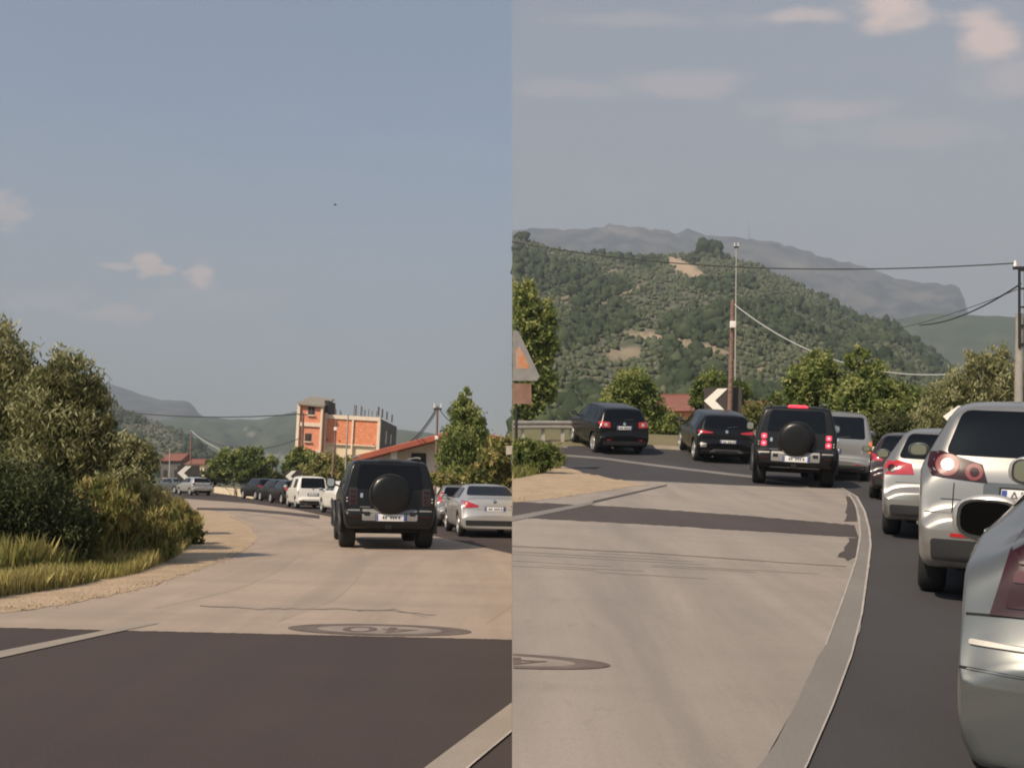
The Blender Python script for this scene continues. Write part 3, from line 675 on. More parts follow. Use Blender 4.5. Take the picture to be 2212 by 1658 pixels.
grass('seed_grass', 'sparse tall pale seed stalks before the dark shrub', GL, [(-30, 1262), (100, 1246), (260, 1220), (330, 1190), (250, 1185), (100, 1205), (-30, 1215)], 700, .3, .62, M_dry, 12, .004, .7, .22)
grass('green_grass', 'grass round the climbing verge corner', GR, [(SEAM_R + 2, 1036), (1150, 1028), (1210, 1012), (1225, 992), (1190, 972), (SEAM_R + 2, 972)], 5000, .08, .28, M_rust, 3, .012, .5)

# loose stones along the sandy edges
def gravel(name, label, G, px, spread, n, seed):
    rg = np.random.default_rng(seed); OV = np.array([(1, 0, 0), (-1, 0, 0), (0, 1, 0), (0, -1, 0), (0, 0, 1), (0, 0, -1)], float); OF = np.array([(0, 2, 4), (2, 1, 4), (1, 3, 4), (3, 0, 4), (2, 0, 5), (1, 2, 5), (3, 1, 5), (0, 3, 5)])
    V, Fc = [], []; t = np.linspace(0, 1, len(px))
    for k in range(n):
        q = rg.uniform(); u = np.interp(q, t, [p[0] for p in px]) + rg.normal() * spread * 2; v = np.interp(q, t, [p[1] for p in px]) + rg.normal() * spread
        if G is GR and u < SEAM_R + 3: continue
        p = hit(u, v, G); r = .005 + .012 * rg.uniform() ** 4
        V.append(OV * rg.uniform(.6, 1.2, size=(6, 3)) * r + np.array([p.x, p.y, p.z + .018 + r * .3])); Fc.append(OF + 6 * (len(V) - 1))
    return tag(link(name, bulk_mesh(name, np.concatenate(V), np.concatenate(Fc)), M_sand), label, 'gravel', kind='stuff')
gravel('gravel', 'loose pale grit along the edge of the level road', GL, [(-20, 1320), (120, 1306), (230, 1286), (330, 1262), (420, 1232), (490, 1206), (538, 1181)], 4, 900, 1)
gravel('gravel', 'loose pale grit at the verge of the climbing road', GR, [(1110, 1078), (1180, 1072), (1290, 1056), (1330, 1050)], 5, 260, 2)

# ------------------------------------------------------------------ buildings
M_brick = mat('hollow_brick', (.80, .32, .17), .9, col2=(.60, .20, .10), scale=2.5, detail=8, bump=.5, stretch=(1, 1, 2.5))
M_brick2 = mat('dark_brick', (.60, .235, .15), .9, col2=(.74, .30, .18), scale=2, detail=8)
M_render = mat('cream_render', (.80, .66, .47), .9, col2=(.72, .59, .42), scale=.8, detail=7)
M_colm = mat('pale_concrete', (.80, .66, .52), .9, col2=(.70, .57, .45), scale=2, detail=6)
M_slab = mat('weathered_slab', (.22, .20, .17), .9, col2=(.28, .25, .20), scale=1.5)
M_hole = mat('dark_opening', (.02, .02, .022), .7)
M_rebar = mat('rusty_rebar', (.10, .085, .08), .8)
M_white = mat('white_plaster', (.72, .68, .62), .85, col2=(.62, .58, .53), scale=1.2)
M_tile = mat('red_roof_tile', (.36, .095, .055), .8, col2=(.28, .075, .045), scale=2, detail=6)
M_tile2 = mat('haze_dimmed_roof_tile', (.26, .10, .07), .85, col2=(.19, .08, .06), scale=1.5)  # roof red dimmed: distance haze put into the colour
M_side = mat('grey_and_side_shade', (.11, .10, .10), .95, col2=(.14, .13, .125), scale=1.3)  # plain grey, and the brick building's unlit side painted as colour

def zb(v): return H + (VH - v) / F * 108.0
def xb(u): return (u - U0) / F * 108.0
def brick_building():
    base = Vector((xb(725), 115, GL(xb(725), 115)))
    root = empty('brick_building', base); root.rotation_euler = (0, R(3.2), 0)
    def b(name, u0, u1, v0, v1, y0, y1, m, par=root, bevel=0):
        x0, x1, z0, z1 = xb(u0), xb(u1), zb(v1), zb(v0)
        return box(name, Vector(((x0 + x1) / 2, (y0 + y1) / 2, (z0 + z1) / 2)) - base, (x1 - x0, y1 - y0, z1 - z0), m, par, bevel)
    sh = b('wall', 642, 808, 902, 1052, 108.3, 123, M_render)
    b('side_wall', 808.1, 813, 899, 1052, 108.6, 123, M_side)  # side turned from the sun, its shade put into the grey
    for u0, u1 in ((696.8, 751.2), (755.2, 806.2)): b('brick_panel', u0, u1, 905, 957, 108.12, 108.29, M_brick)
    b('beam', 692, 812, 896, 904.5, 107.95, 108.6, M_colm)
    b('beam', 690, 804, 957.3, 960, 108.0, 108.29, M_colm)
    for u0, u1, v0 in ((692, 696.6, 880), (751.4, 755, 905), (806.4, 812.6, 905)): b('column', u0, u1, v0, 1050, 107.92, 108.55, M_colm)
    tw = b('tower', 641, 691, 878, 1050, 107.0, 112, M_brick2)
    b('column', 637, 643, 878, 1050, 106.7, 107.4, M_colm, tw); b('column', 687.5, 691.5, 884, 1050, 106.75, 107.2, M_colm, tw)
    for v0, v1 in ((917, 925), (975, 982)): b('beam', 644.3, 687.2, v0, v1, 106.8, 107.0, M_colm, tw)
    for (u0, u1, v0, v1) in ((660, 673, 883, 900), (656, 669, 940, 957)):
        w = b('window', u0, u1, v0, v1, 106.93, 107.2, M_hole); b('sill', u0 - 2, u1 + 2, v1 + .2, v1 + 2.4, 106.75, 107.0, M_colm, w); b('frame', u0 + 5.5, u0 + 7, v0 + .3, v1 - .3, 106.88, 106.92, M_side, w)
    bm = bmesh.new()     # lean-to roof slab over the stair tower
    pr = [(xb(638), zb(880)), (xb(694), zb(883))]; q = []
    for (x, z) in pr:
        for (y, dz) in ((106.55, 0), (112.6, 1.2), (112.6, 1.38), (106.55, .18)): q.append(bm.verts.new(Vector((x, y, z + dz)) - base))
    for k in range(4): bm.faces.new((q[k], q[(k + 1) % 4], q[4 + (k + 1) % 4], q[4 + k]))
    bm.faces.new(q[:4]); bm.faces.new(q[4:])
    bm_obj('roof_slab', bm, M_slab, root)
    b('roof_end_dark', 690, 699, 866, 893, 107.9, 112, M_hole)  # near-black box at the right end of the tower roof
    rgn = random.Random(3)
    for u in [703, 708, 712, 717, 721, 749, 752, 757, 760, 764, 768, 772, 776, 781, 785, 795, 800, 806]:
        hgt = rgn.uniform(.4, .9) if not 745 < u < 770 else rgn.uniform(.9, 1.2); z = zb(894); yy = 108.3 + rgn.uniform(0, 3)
        box('rebar', Vector((xb(u), yy, z + hgt / 2)) - base, (.07, .07, hgt), M_rebar, root)
    for u, y in ((803, 108.8), (808, 112), (809, 116), (810, 121)):
        box('roof_stub', Vector((xb(811) - .3, y, zb(894) + .6)) - base, (.12, .5, .9), M_rebar, root)
    for y, h_ in ((113, 1.4), (117.5, 1.1)):
        w = box('window', Vector((xb(813) + .02, y, zb(935))) - base, (.06, .7, h_), M_white, root)
    for u, v in ((700, 950), (800, 956), (726, 951)): b('putlog_hole', u - 1.2, u + 1.2, v - 1.4, v + 1.4, 108.05, 108.14, M_hole)
    tag(root, 'unfinished orange brick building with stair tower and rebar on top', 'building')
brick_building()

def red_house():
    y0 = 52.0; X = lambda u: (u - U0) / F * y0; Z = lambda v: H + (VH - v) / F * y0
    base = Vector((X(900), y0, GL(X(900), y0))); root = empty('red_roofed_house', base)
    xl, xr, zl, zr = X(800), -1.0, Z(984), Z(931)
    ridge = Vector((X(1010), 0, Z(925)))
    def V(x, y, z): return Vector((x, y, z)) - base
    bm = bmesh.new()      # gable wall with window opening drawn as a recessed box
    k = (ridge.z - Z(987)) / (ridge.x - X(770))
    zt = lambda x: ridge.z - abs(x - ridge.x) * k - .22
    f = [V(xl, y0 + 1.1, base.z - .3), V(xr, y0 + 1.1, base.z - .3), V(xr, y0 + 1.1, zt(xr)), V(ridge.x, y0 + 1.1, zt(ridge.x)), V(xl, y0 + 1.1, zt(xl))]
    a = [bm.verts.new(p) for p in f]; c = [bm.verts.new(p + Vector((0, 9, 0))) for p in f]
    bm.faces.new(a); bm.faces.new(c)
    for i in range(5): bm.faces.new((a[i], a[(i + 1) % 5], c[(i + 1) % 5], c[i]))
    bm_obj('wall', bm, M_white, root)
    for nm, (xa, xb_) in (('roof', (X(766), ridge.x)), ('roof', (ridge.x, -.35))):
        bm = bmesh.new(); za = ridge.z - abs(xa - ridge.x) * k; zb_ = ridge.z - abs(xb_ - ridge.x) * k
        q = [bm.verts.new(V(x, y, z)) for y in (y0 - .3, y0 + 11) for (x, z) in ((xa, za), (xb_, zb_), (xb_, zb_ - .2), (xa, za - .2))]
        for i in range(4): bm.faces.new((q[i], q[(i + 1) % 4], q[4 + (i + 1) % 4], q[4 + i]))
        bm.faces.new(q[:4]); bm.faces.new(q[4:]); r = bm_obj(nm, bm, M_tile, root)
    n = 26                 # rows of cover tiles on the visible slope
    L0 = Vector((X(766), 0, ridge.z - abs(X(766) - ridge.x) * k)); L1 = Vector((ridge.x, 0, ridge.z))
    for i in range(n):
        y = y0 - .2 + i * .42
        tube('tile_row', [V(L0.x, y, L0.z + .02), V(L1.x, y, L1.z + .02)], .075, M_tile, root, 6)
    w = box('window', V((X(884) + X(916)) / 2, y0 + 1.1, (Z(977) + Z(1004)) / 2), (X(916) - X(884), .12, Z(977) - Z(1004)), M_hole, root)
    box('sill', V((X(884) + X(916)) / 2, y0 + .98, Z(1006)), (X(918) - X(882), .3, .07), M_white, w)
    box('chimney_post', V(X(850), y0 + .2, (Z(969) + Z(1060)) / 2), (.32, .32, Z(969) - Z(1060)), M_white, root)
    tag(root, 'white house with long red tiled gable roof behind the dark off roader', 'house')
red_house()

def small_house(name, label, u0, u1, v_eave, v_ridge, y, G, wallm, ridge_x=True, depth=6, gable=False, group=None):
    X = lambda u: (u - U0) / F * y; Z = lambda v: H + (VH - v) / F * y
    xc = (X(u0) + X(u1)) / 2; base = Vector((xc, y + depth / 2, G(xc, y))); root = empty(name, base); w = X(u1) - X(u0)
    ze, zr = Z(v_eave) - base.z, Z(v_ridge) - base.z
    box('wall', (0, 0, ze / 2 - .2), (w * .92, depth, ze + .4 - .03), wallm, root)
    bm = bmesh.new(); o = .35
    if ridge_x: q = [(-w / 2, -depth / 2 - o, ze), (w / 2, -depth / 2 - o, ze), (w / 2, depth / 2 + o, ze), (-w / 2, depth / 2 + o, ze), (-w / 2 * .98, 0, zr), (w / 2 * .98, 0, zr)]; fs = [(0, 1, 5, 4), (2, 3, 4, 5), (0, 4, 3), (1, 2, 5), (0, 3, 2, 1)]
    else: q = [(-w / 2, -depth / 2 - o, ze), (w / 2, -depth / 2 - o, ze), (w / 2, depth / 2 + o, ze), (-w / 2, depth / 2 + o, ze), (0, -depth / 2 - o, zr), (0, depth / 2 + o, zr)]; fs = [(0, 4, 5, 3), (1, 2, 5, 4), (0, 1, 4), (2, 3, 5), (0, 3, 2, 1)]
    vs = [bm.verts.new(p) for p in q]
    for f in fs: bm.faces.new([vs[i] for i in f])
    r = bm_obj('roof', bm, M_tile2, root)
    box('ridge_cap', (0, 0, zr), (w * .97, .25, .12) if ridge_x else (.25, depth + .6, .12), M_tile2, r)
    for s in (-.25, .25):
        if ze > 1.2:
            wn = box('window', (s * w, -depth / 2 - .01, ze * .55), (w * .16, .1, min(1.0, ze * .45)), M_hole, root); box('sill', (s * w, -depth / 2 - .08, ze * .55 - min(.5, ze * .225) - .05), (w * .2, .2, .07), M_colm, wn)
    return tag(root, label, 'house', group)
small_house('house', 'low house with red roof behind the lamp post at far left', 345, 392, 995, 978, 130, GL, M_side)
small_house('house', 'small red roofed house behind the far chevron sign', 398, 442, 1002, 990, 125, GL, M_render)
small_house('house', 'red roofed house behind the leafy shrub uphill', 1437, 1512, 888, 842, 62, GR, M_brick2, True, 7)
small_house('shed', 'pale shed with haze dimmed red roof above the dark off roader uphill', 1588, 1690, 874, 861, 60, GR, M_render, True, 5)
# low pale wall at the outside of the far bend
def low_wall(name, label, px, G, h_, m, th=.3):
    pts = [hit(u, v, G) for u, v in px]; bm = bmesh.new()
    for a, b in zip(pts, pts[1:]):
        d = (b - a); d.z = 0; n_ = Vector((-d.y, d.x, 0)).normalized() * th
        q = [bm.verts.new(p + Vector((0, 0, z)) + o) for p, z, o in ((a, -.2, n_ * 0), (b, -.2, n_ * 0), (b, h_, n_ * 0), (a, h_, n_ * 0), (a, -.2, n_), (b, -.2, n_), (b, h_, n_), (a, h_, n_))]
        for f in ((0, 1, 2, 3), (5, 4, 7, 6), (3, 2, 6, 7), (0, 4, 5, 1), (1, 5, 6, 2), (4, 0, 3, 7)): bm.faces.new([q[i] for i in f])
    return tag(bm_obj(name, bm, m), label, 'wall')
low_wall('low_wall', 'low cream wall at the outside of the far bend', [(462, 1064), (500, 1069), (548, 1077), (620, 1081)], GL, .62, M_render)
low_wall('low_wall', 'low cream wall behind the small maroon car', [(1870, 1012), (1915, 1018), (1975, 1024)], GR, .75, M_render)
M_stone = mat('pale_kerb', (.42, .36, .29), .9, col2=(.34, .30, .25), scale=3)
low_wall('kerb_wall', 'low pale kerb below the shrubs uphill', [(1395, 968), (1450, 971), (1510, 975)], GR, .14, M_stone, .25)
low_wall('kerb_wall', 'pale bank kerb under the guard rail', [(1106.5, 968), (1165, 967), (1225, 967)], GR, .10, M_stone, .5)

# ------------------------------------------------------------------ street furniture
M_steel = mat('galvanised_steel', (.44, .41, .37), .6, metal=.35, col2=(.36, .33, .29), scale=3)
M_pole = mat('rusty_pole', (.14, .065, .05), .85, col2=(.26, .17, .14), scale=6, stretch=(1, 1, 3))
M_dkst = mat('dark_steel', (.035, .035, .038), .6, metal=.4)
M_board = mat('sign_board', (.045, .036, .03), .7)
M_chev = mat('chevron_white', (.82, .78, .70), .6)
M_signback = mat('sign_face', (.26, .245, .235), .7, col2=(.20, .19, .185), scale=3)
M_rusto = mat('rust_orange', (.50, .19, .07), .85, col2=(.40, .33, .29), scale=3.5, lo=.42, hi=.66)
M_rustp = mat('rusty_plate', (.20, .105, .075), .85, col2=(.28, .17, .13), scale=2)
M_wire = mat('wire', (.03, .03, .032), .6); M_wirel = mat('pale_wire', (.42, .42, .42), .5)
M_ins = mat('white_box', (.80, .74, .70), .5)

def chevron(name, label, u, v, y, G, size, board=True, lean=0, group='chevron bend signs'):
    c = at(u, v, y); base = Vector((c.x, y, G(c.x, y))); root = empty(name, base); root.rotation_euler = (0, R(lean), math.atan2(-(c.x), y))
    zc = c.z - base.z; s = size
    if board: box('board', (s * .3, .03, zc), (s * 1.55, .03, s * 1.12), M_board, root)
    pts = [(.50, .5), (.08, .5), (-.48, .0), (.04, -.5), (.46, -.5), (-.02, .0)]
    bm = bmesh.new()
    for arm in ((0, 1, 2, 5), (5, 2, 3, 4)):
        fr = [bm.verts.new((pts[q][0] * s, -.02, zc + pts[q][1] * s)) for q in arm]; bk = [bm.verts.new((pts[q][0] * s, .012, zc + pts[q][1] * s)) for q in arm]
        bm.faces.new(fr); bm.faces.new(bk[::-1])
        for i in range(4): bm.faces.new((fr[i], bk[i], bk[(i + 1) % 4], fr[(i + 1) % 4]))
    bm_obj('chevron', bm, M_chev, root)
    for dx in (-.15, .75):
        if zc - s * .5 > .05: tube('post', [(dx * s, .07, -.2), (dx * s, .07, zc + s * .4)], .035, M_steel, root)
    return tag(root, label, 'sign', group)
chevron('chevron_sign', 'white chevron sign pointing left beside the farthest silver car', 398, 1021, 96, GL, 1.3)
chevron('chevron_sign', 'white chevron sign behind the dark cars left of the white van', 628, 1028, 79, GL, .85)
chevron('chevron_sign', 'large white chevron sign beside the leaning pole uphill', 1545, 865, 43, GR, 1.0)
chevron('chevron_sign', 'white chevron sign half hidden by the silver hatchback roof', 2040, 900, 20.5, GR, .46, False, lean=6)

def utility_pole(name, label, u_top, v_top, u_base, y, G, r0, r1, m, arm=None, box_v=None):
    t = at(u_top, v_top, y); xb_ = (u_base - U0) / F * y; base = Vector((xb_, y, G(xb_, y))); root = empty(name, base)
    top = t - base
    tube('pole', [(0, 0, -.3), top * .5, top], [r0, (r0 + r1) / 2, r1], m, root)
    if arm:
        box('crossarm', top + Vector((0, 0, -.1)), (arm, .09, .09), M_dkst, root)
        for dx in (-.42, .42): tube('insulator', [top + Vector((dx * arm, 0, -.05)), top + Vector((dx * arm, 0, .16))], [.03, .02], M_ins, root)
    if box_v:
        f = (at(0, box_v, y).z - base.z) / top.z; box('meter_box', top * f + Vector((0, -r0 - .06, 0)), (r0 * 2.3, .12, r0 * 2.6), M_ins, root, .01)
    tag(root, label, 'utility pole'); return base + top
PL1 = utility_pole('utility_pole', 'thin dark pole in front of the brick building', 727, 905, 712, 60, GL, .075, .05, M_pole, None, 926)
PL2 = utility_pole('utility_pole', 'pole with small crossarm in front of the conical tree', 945, 878, 938, 45, GL, .06, .045, M_pole, .35, 945)
PL3 = utility_pole('utility_pole', 'short dark pole against the brick stair tower', 655, 893, 649, 95, GL, .12, .10, M_pole, .8)
PL4 = utility_pole('utility_pole', 'slender pale pole right of the meter pole on brick wall', 752, 895, 742, 62, GL, .06, .045, M_conc)
PL5 = utility_pole('utility_pole', 'dark topped pole above the far chevron sign', 413, 930, 410, 120, GL, .10, .08, M_pole)
PL6 = utility_pole('lamp_post', 'grey lamp post beside the low house at far left', 367, 968, 365, 105, GL, .09, .06, M_steel)
tag(bpy.data.objects['lamp_post'], cat='lamp post')
PR1 = utility_pole('utility_pole', 'rusty leaning pole beside the large chevron uphill', 1582, 648, 1574, 42.5, GR, .105, .085, M_pole, None, 702)
PR2 = utility_pole('antenna_mast', 'thin pale mast rising behind the rusty leaning pole', 1590, 530, 1586, 58, GR, .05, .035, M_steel, .25)
tag(bpy.data.objects['antenna_mast'], cat='mast')
# concrete pole with steel frame head at the right edge
def frame_pole():
    y = 30.0; t = at(2203, 578, y); base = Vector((t.x - .08, y, GR(t.x, y))); root = empty('utility_pole', base); top = t - base
    zc = at(0, 722, y).z - base.z
    tube('concrete_shaft', [(0, 0, -.3), (top.x * .7, 0, zc + .6)], [.15, .11], M_conc, root)
    for dx in (-.11, .11): box('steel_leg', Vector((top.x * .9 + dx * .8, -.14, (zc - .4 + top.z) / 2)), (.055, .06, top.z - zc + .4), M_dkst, root)
    for k in range(5): box('brace', Vector((top.x * .9, -.14, zc - .3 + k * (top.z - zc + .3) / 4.2)), (.22, .05, .05), M_dkst, root)
    box('crossarm', top + Vector((.1, -.14, -.04)), (.75, .08, .08), M_dkst, root)
    for dx in (-.22, .40): tube('insulator', [top + Vector((dx, -.14, 0)), top + Vector((dx, -.14, .17))], [.05, .035], M_ins, root)
    tag(root, 'concrete pole with dark steel frame head at the right picture edge', 'utility pole'); return base + top
PR3 = frame_pole()
def wire(name, label, a, b, sag, r, m=M_wire):
    a, b = Vector(a), Vector(b); n = 24
    pts = [a.lerp(b, i / n) - Vector((0, 0, 4 * sag * (i / n) * (1 - i / n))) for i in range(n + 1)]
    return tag(tube(name, pts, r, m, None, 5), label, 'wire')
wire('overhead_wire', 'long dark wire crossing in front of the near hill', at(1106, 522, 42), PR3 + Vector((-.2, -.14, .1)), .55, .020)
wire('overhead_wire', 'dark slanting cable running down from the frame head pole', PR3 + Vector((-.05, -.14, -.5)), at(1985, 702, 44), .28, .026)
wire('overhead_wire', 'thin lower cable beside the dark slanting one', PR3 + Vector((-.05, -.14, -.62)), at(1885, 718, 50), .2, .012)
wire('overhead_wire', 'pale sagging wire from the rusty leaning pole', PR1 + Vector((.05, -.1, -.2)), at(2080, 806, 34), .95, .024, M_wirel)
wire('overhead_wire', 'long wire past the short dark pole on the brick tower', at(240, 886, 110), PL3, .5, .05)
wire('overhead_wire', 'lower sagging wire ending at the brick stair tower', PL5, at(650, 945, 96), 1.6, .04)
wire('overhead_wire', 'pale wire running right from the dark topped pole', PL5, at(520, 982, 100), .5, .05, M_wirel)
wire('overhead_wire', 'dark cable going left from the pole by the conical tree', PL2, at(855, 962, 62), .5, .032)
wire('overhead_wire', 'second lower cable left of the pole by the conical tree', PL2 - Vector((0, 0, .15)), at(850, 972, 62), .5, .022)
wire('overhead_wire', 'short cable running right into the conical tree', PL2, at(990, 918, 41), .15, .022)

def guard_rail(name, label, pts, h_, G):
    base = pts[0].copy(); root = empty(name, base); bm = bmesh.new()
    prof = [(0, -.15), (.06, -.11), (.06, -.05), (0, 0), (.06, .05), (.06, .11), (0, .15)]
    rows = []
    for i, p in enumerate(pts):
        d = (pts[min(i + 1, len(pts) - 1)] - pts[max(i - 1, 0)]); nrm = Vector((d.y, -d.x, 0)).normalized()
        rows.append([bm.verts.new(p - base + nrm * a * s + nrm * (.0 if s > 0 else -.03) + Vector((0, 0, h_ + b))) for s, seq in ((1, prof), (-.2, prof[::-1])) for a, b in seq])
    n = len(prof) * 2
    for r0, r1 in zip(rows, rows[1:]):
        for k in range(n): bm.faces.new((r0[k], r0[(k + 1) % n], r1[(k + 1) % n], r1[k]))
    bm_obj('rail_beam', bm, M_steel, root)
    for a, b in zip(pts, pts[1:]):
        L_ = (b - a).length; k = max(1, round(L_ / 1.6))
        for i in range(k):
            p = a.lerp(b, (i + .5) / k); box('post', p - base + Vector((0, .12, (h_ + .1) / 2 - .1)), (.13, .12, h_ + .2), M_steel, root)
    return tag(root, label, 'guard rail')
gp = [Vector(((u - U0) / F * y, y, GR((u - U0) / F * y, y))) for u, y in ((1106.6, 36.6), (1150, 36.9), (1195, 37.2), (1235, 37.4), (1262, 37.4))]
guard_rail('guard_rail', 'galvanised guard rail left of the leftmost black car', gp, .62, GR)
gp = [hit(u, v, GL) for u, v in ((330, 1059), (385, 1062), (415, 1064))]
guard_rail('guard_rail', 'short guard rail beside the farthest silver car', gp, .6, GL)

# triangular sign at the seam, half of it beyond the wall edge
def warning_sign():
    y = 27.0; c = at(1108, 820, y); base = Vector((.05, y, GR(.05, y))); root = empty('warning_sign', base)
    def plate(name, px, m, dy, th=.02):
        bm = bmesh.new(); q = [at(u, v, y) - base + Vector((0, dy, 0)) for u, v in px]
        a = [bm.verts.new(p) for p in q]; b = [bm.verts.new(p + Vector((0, th, 0))) for p in q]
        bm.faces.new(a); bm.faces.new(b[::-1])
        for i in range(len(a)): bm.faces.new((a[i], b[i], b[(i + 1) % len(a)], a[(i + 1) % len(a)]))
        return bm_obj(name, bm, m, root)
    plate('triangle_plate', [(1112, 712), (1120, 716), (1165, 812), (1160, 822), (1107, 822), (1107, 718)], M_signback, 0)
    plate('rust_patch', [(1114, 755), (1122, 748), (1143, 790), (1140, 796), (1114, 796)], M_rusto, -.004, .003)
    plate('lower_plate', [(1107, 828), (1147, 828), (1148, 872), (1107, 872)], M_rustp, 0)
    tube('post', [(.06, .06, -.2), (.06, .06, at(0, 705, y).z - base.z)], .04, M_dkst, root)
    tag(root, 'rusty triangular warning sign with a square plate below', 'sign')
warning_sign()
# hilltop features
lone = hillR.point(1527, 1.0)
def hill_tree(name, label, u, t, r, seed):
    p = hillR.point(u, t); rg = np.random.default_rng(seed); root = empty(name, p); Vs, Fs, T = [], [], []; off = 0
    for k in range(9):
        c = rand_dirs(rg, 1)[0] * np.array([.62, .5, .16]) * r + np.array([0, 0, r * .42]); s = r * rg.uniform(.42, .6)
        Vs.append(IV2 * (1 + .16 * rg.normal(size=(len(IV2), 1))) * s + c); Fs.append(IF2 + off); off += len(IV2); T.append(.18 + .1 * rg.normal(size=len(IF2)))
    link('crown', bulk_mesh('crown', np.concatenate(Vs), np.concatenate(Fs), np.concatenate(T)), M_wood, root)
    tube('trunk', [(0, 0, -1), (0, 0, r * .7)], [r * .12, r * .08], M_bark, root)
    tag(root, label, 'tree')
hill_tree('round_tree', 'lone round dark tree on the crest of the near hill', 1527, .985, 11, 3)
hill_tree('round_tree', 'dark pointed tree clump on the crest at the picture seam', 1122, .98, 6, 4)
bpy.data.objects['round_tree.001'].location.x = max(7, bpy.data.objects['round_tree.001'].location.x)
mp_ = mtR.point(1617, 1.0); ms = empty('radio_mast', mp_)
for dx, dy in ((-1.6, 0), (1.6, 0), (0, 2)): tube('leg', [(dx * 1.6, dy * 1.6, -8), (dx * .35, dy * .35, 52)], [.9, .6], M_steel, ms, 5)
for k in range(7): box('brace', (0, 0, 4 + k * 7), (4.4 - k * .5, .8, .7), M_steel, ms)
tag(ms, 'tall radio mast on the hazy mountain ridge', 'mast')
# bird
bp_ = at(724, 443, 90); br = empty('bird', bp_); M_bird = mat('dark_feather', (.03, .03, .035), .8)
bm = bmesh.new(); tube_bm(bm, [(-.16, 0, 0), (-.08, 0, .01), (.04, 0, .015), (.12, 0, .01), (.17, 0, .02)], [.012, .035, .045, .03, .008], 8); bm_obj('body', bm, M_bird, br, True)
for s in (-1, 1):
    bm = bmesh.new(); q = [(-.06, s * .02, .02), (.05, s * .02, .02), (.02, s * .18, .06), (-.02, s * .32, .045), (-.07, s * .17, .055)]
    a = [bm.verts.new(p) for p in q]; b = [bm.verts.new((x, y, z - .012)) for x, y, z in q]
    bm.faces.new(a); bm.faces.new(b[::-1])
    for i in range(5): bm.faces.new((a[i], b[i], b[(i + 1) % 5], a[(i + 1) % 5]))
    bm_obj('wing', bm, M_bird, br)
tag(br, 'small dark bird high in the open sky', 'bird')

# ------------------------------------------------------------------ vehicles
def paint(name, col, metal, rough=.32, coat=.6, spec=None): return mat(name, col, rough, metal=metal, coat=coat, spec=spec)
P_silver = paint('silver_paint', (.52, .50, .48), .6, .36)
P_silver2 = paint('warm_silver_paint', (.29, .28, .265), .65, .34)
P_grsilver = paint('grey_silver_paint', (.115, .122, .122), .4, .30)
P_white = paint('white_paint', (.74, .71, .65), 0, .35)
P_black = paint('black_paint', (.005, .005, .006), 0, .25, .12, .3)
P_navy = paint('dark_navy_paint', (.007, .008, .012), 0, .25, .12, .3)
P_matt = paint('satin_black_paint', (.006, .006, .0065), 0, .34, .06, .35)
P_red = paint('dark_red_paint', (.024, .010, .010), .1, .3, .5)
M_glass = mat('tinted_glass', (.004, .005, .007), .06, spec=.22)
M_trim = mat('black_plastic', (.018, .018, .019), .55)
M_under = mat('underbody', (.010, .010, .011), .9)
M_tyre = mat('tyre_rubber', (.018, .018, .018), .85, bump=.3, scale=60)
M_rim = mat('alloy_rim', (.55, .54, .52), .35, metal=.7)
M_rimd = mat('dark_rim', (.05, .05, .055), .4, metal=.6)
M_red = mat('red_lens', (.42, .015, .02), .12, coat=1)
M_dred = mat('smoked_red_lens', (.028, .003, .004), .25)
M_redband = mat('pale_red_lens', (.10, .03, .03), .12, coat=.4)
M_redlit = mat('lit_brake_lamp', (.8, .02, .04), .2, emit=(1.0, .03, .06), estr=1.6)
M_redhot = mat('lit_lamp_core', (.9, .1, .15), .2, emit=(1.0, .20, .26), estr=2.2)
M_pink = mat('pink_lens', (.20, .04, .042), .35)
M_clear = mat('clear_lens', (.42, .34, .32), .12, coat=1)
M_orange = mat('orange_lens', (.75, .20, .05), .2, coat=1)
M_chrome = mat('chrome', (.75, .74, .72), .12, metal=1)
M_plate = mat('plate_white', (.74, .73, .72), .5)
M_pblue = mat('plate_blue', (.05, .09, .34), .5)
M_ink = mat('plate_ink', (.10, .10, .105), .6)
M_mirror = mat('mirror_glass', (.62, .68, .66), .08, metal=1)
M_mirrord = mat('dark_mirror_glass', (.003, .003, .0035), .12, spec=.08)
M_sat = mat('satin_metal', (.30, .285, .27), .45, metal=.5)

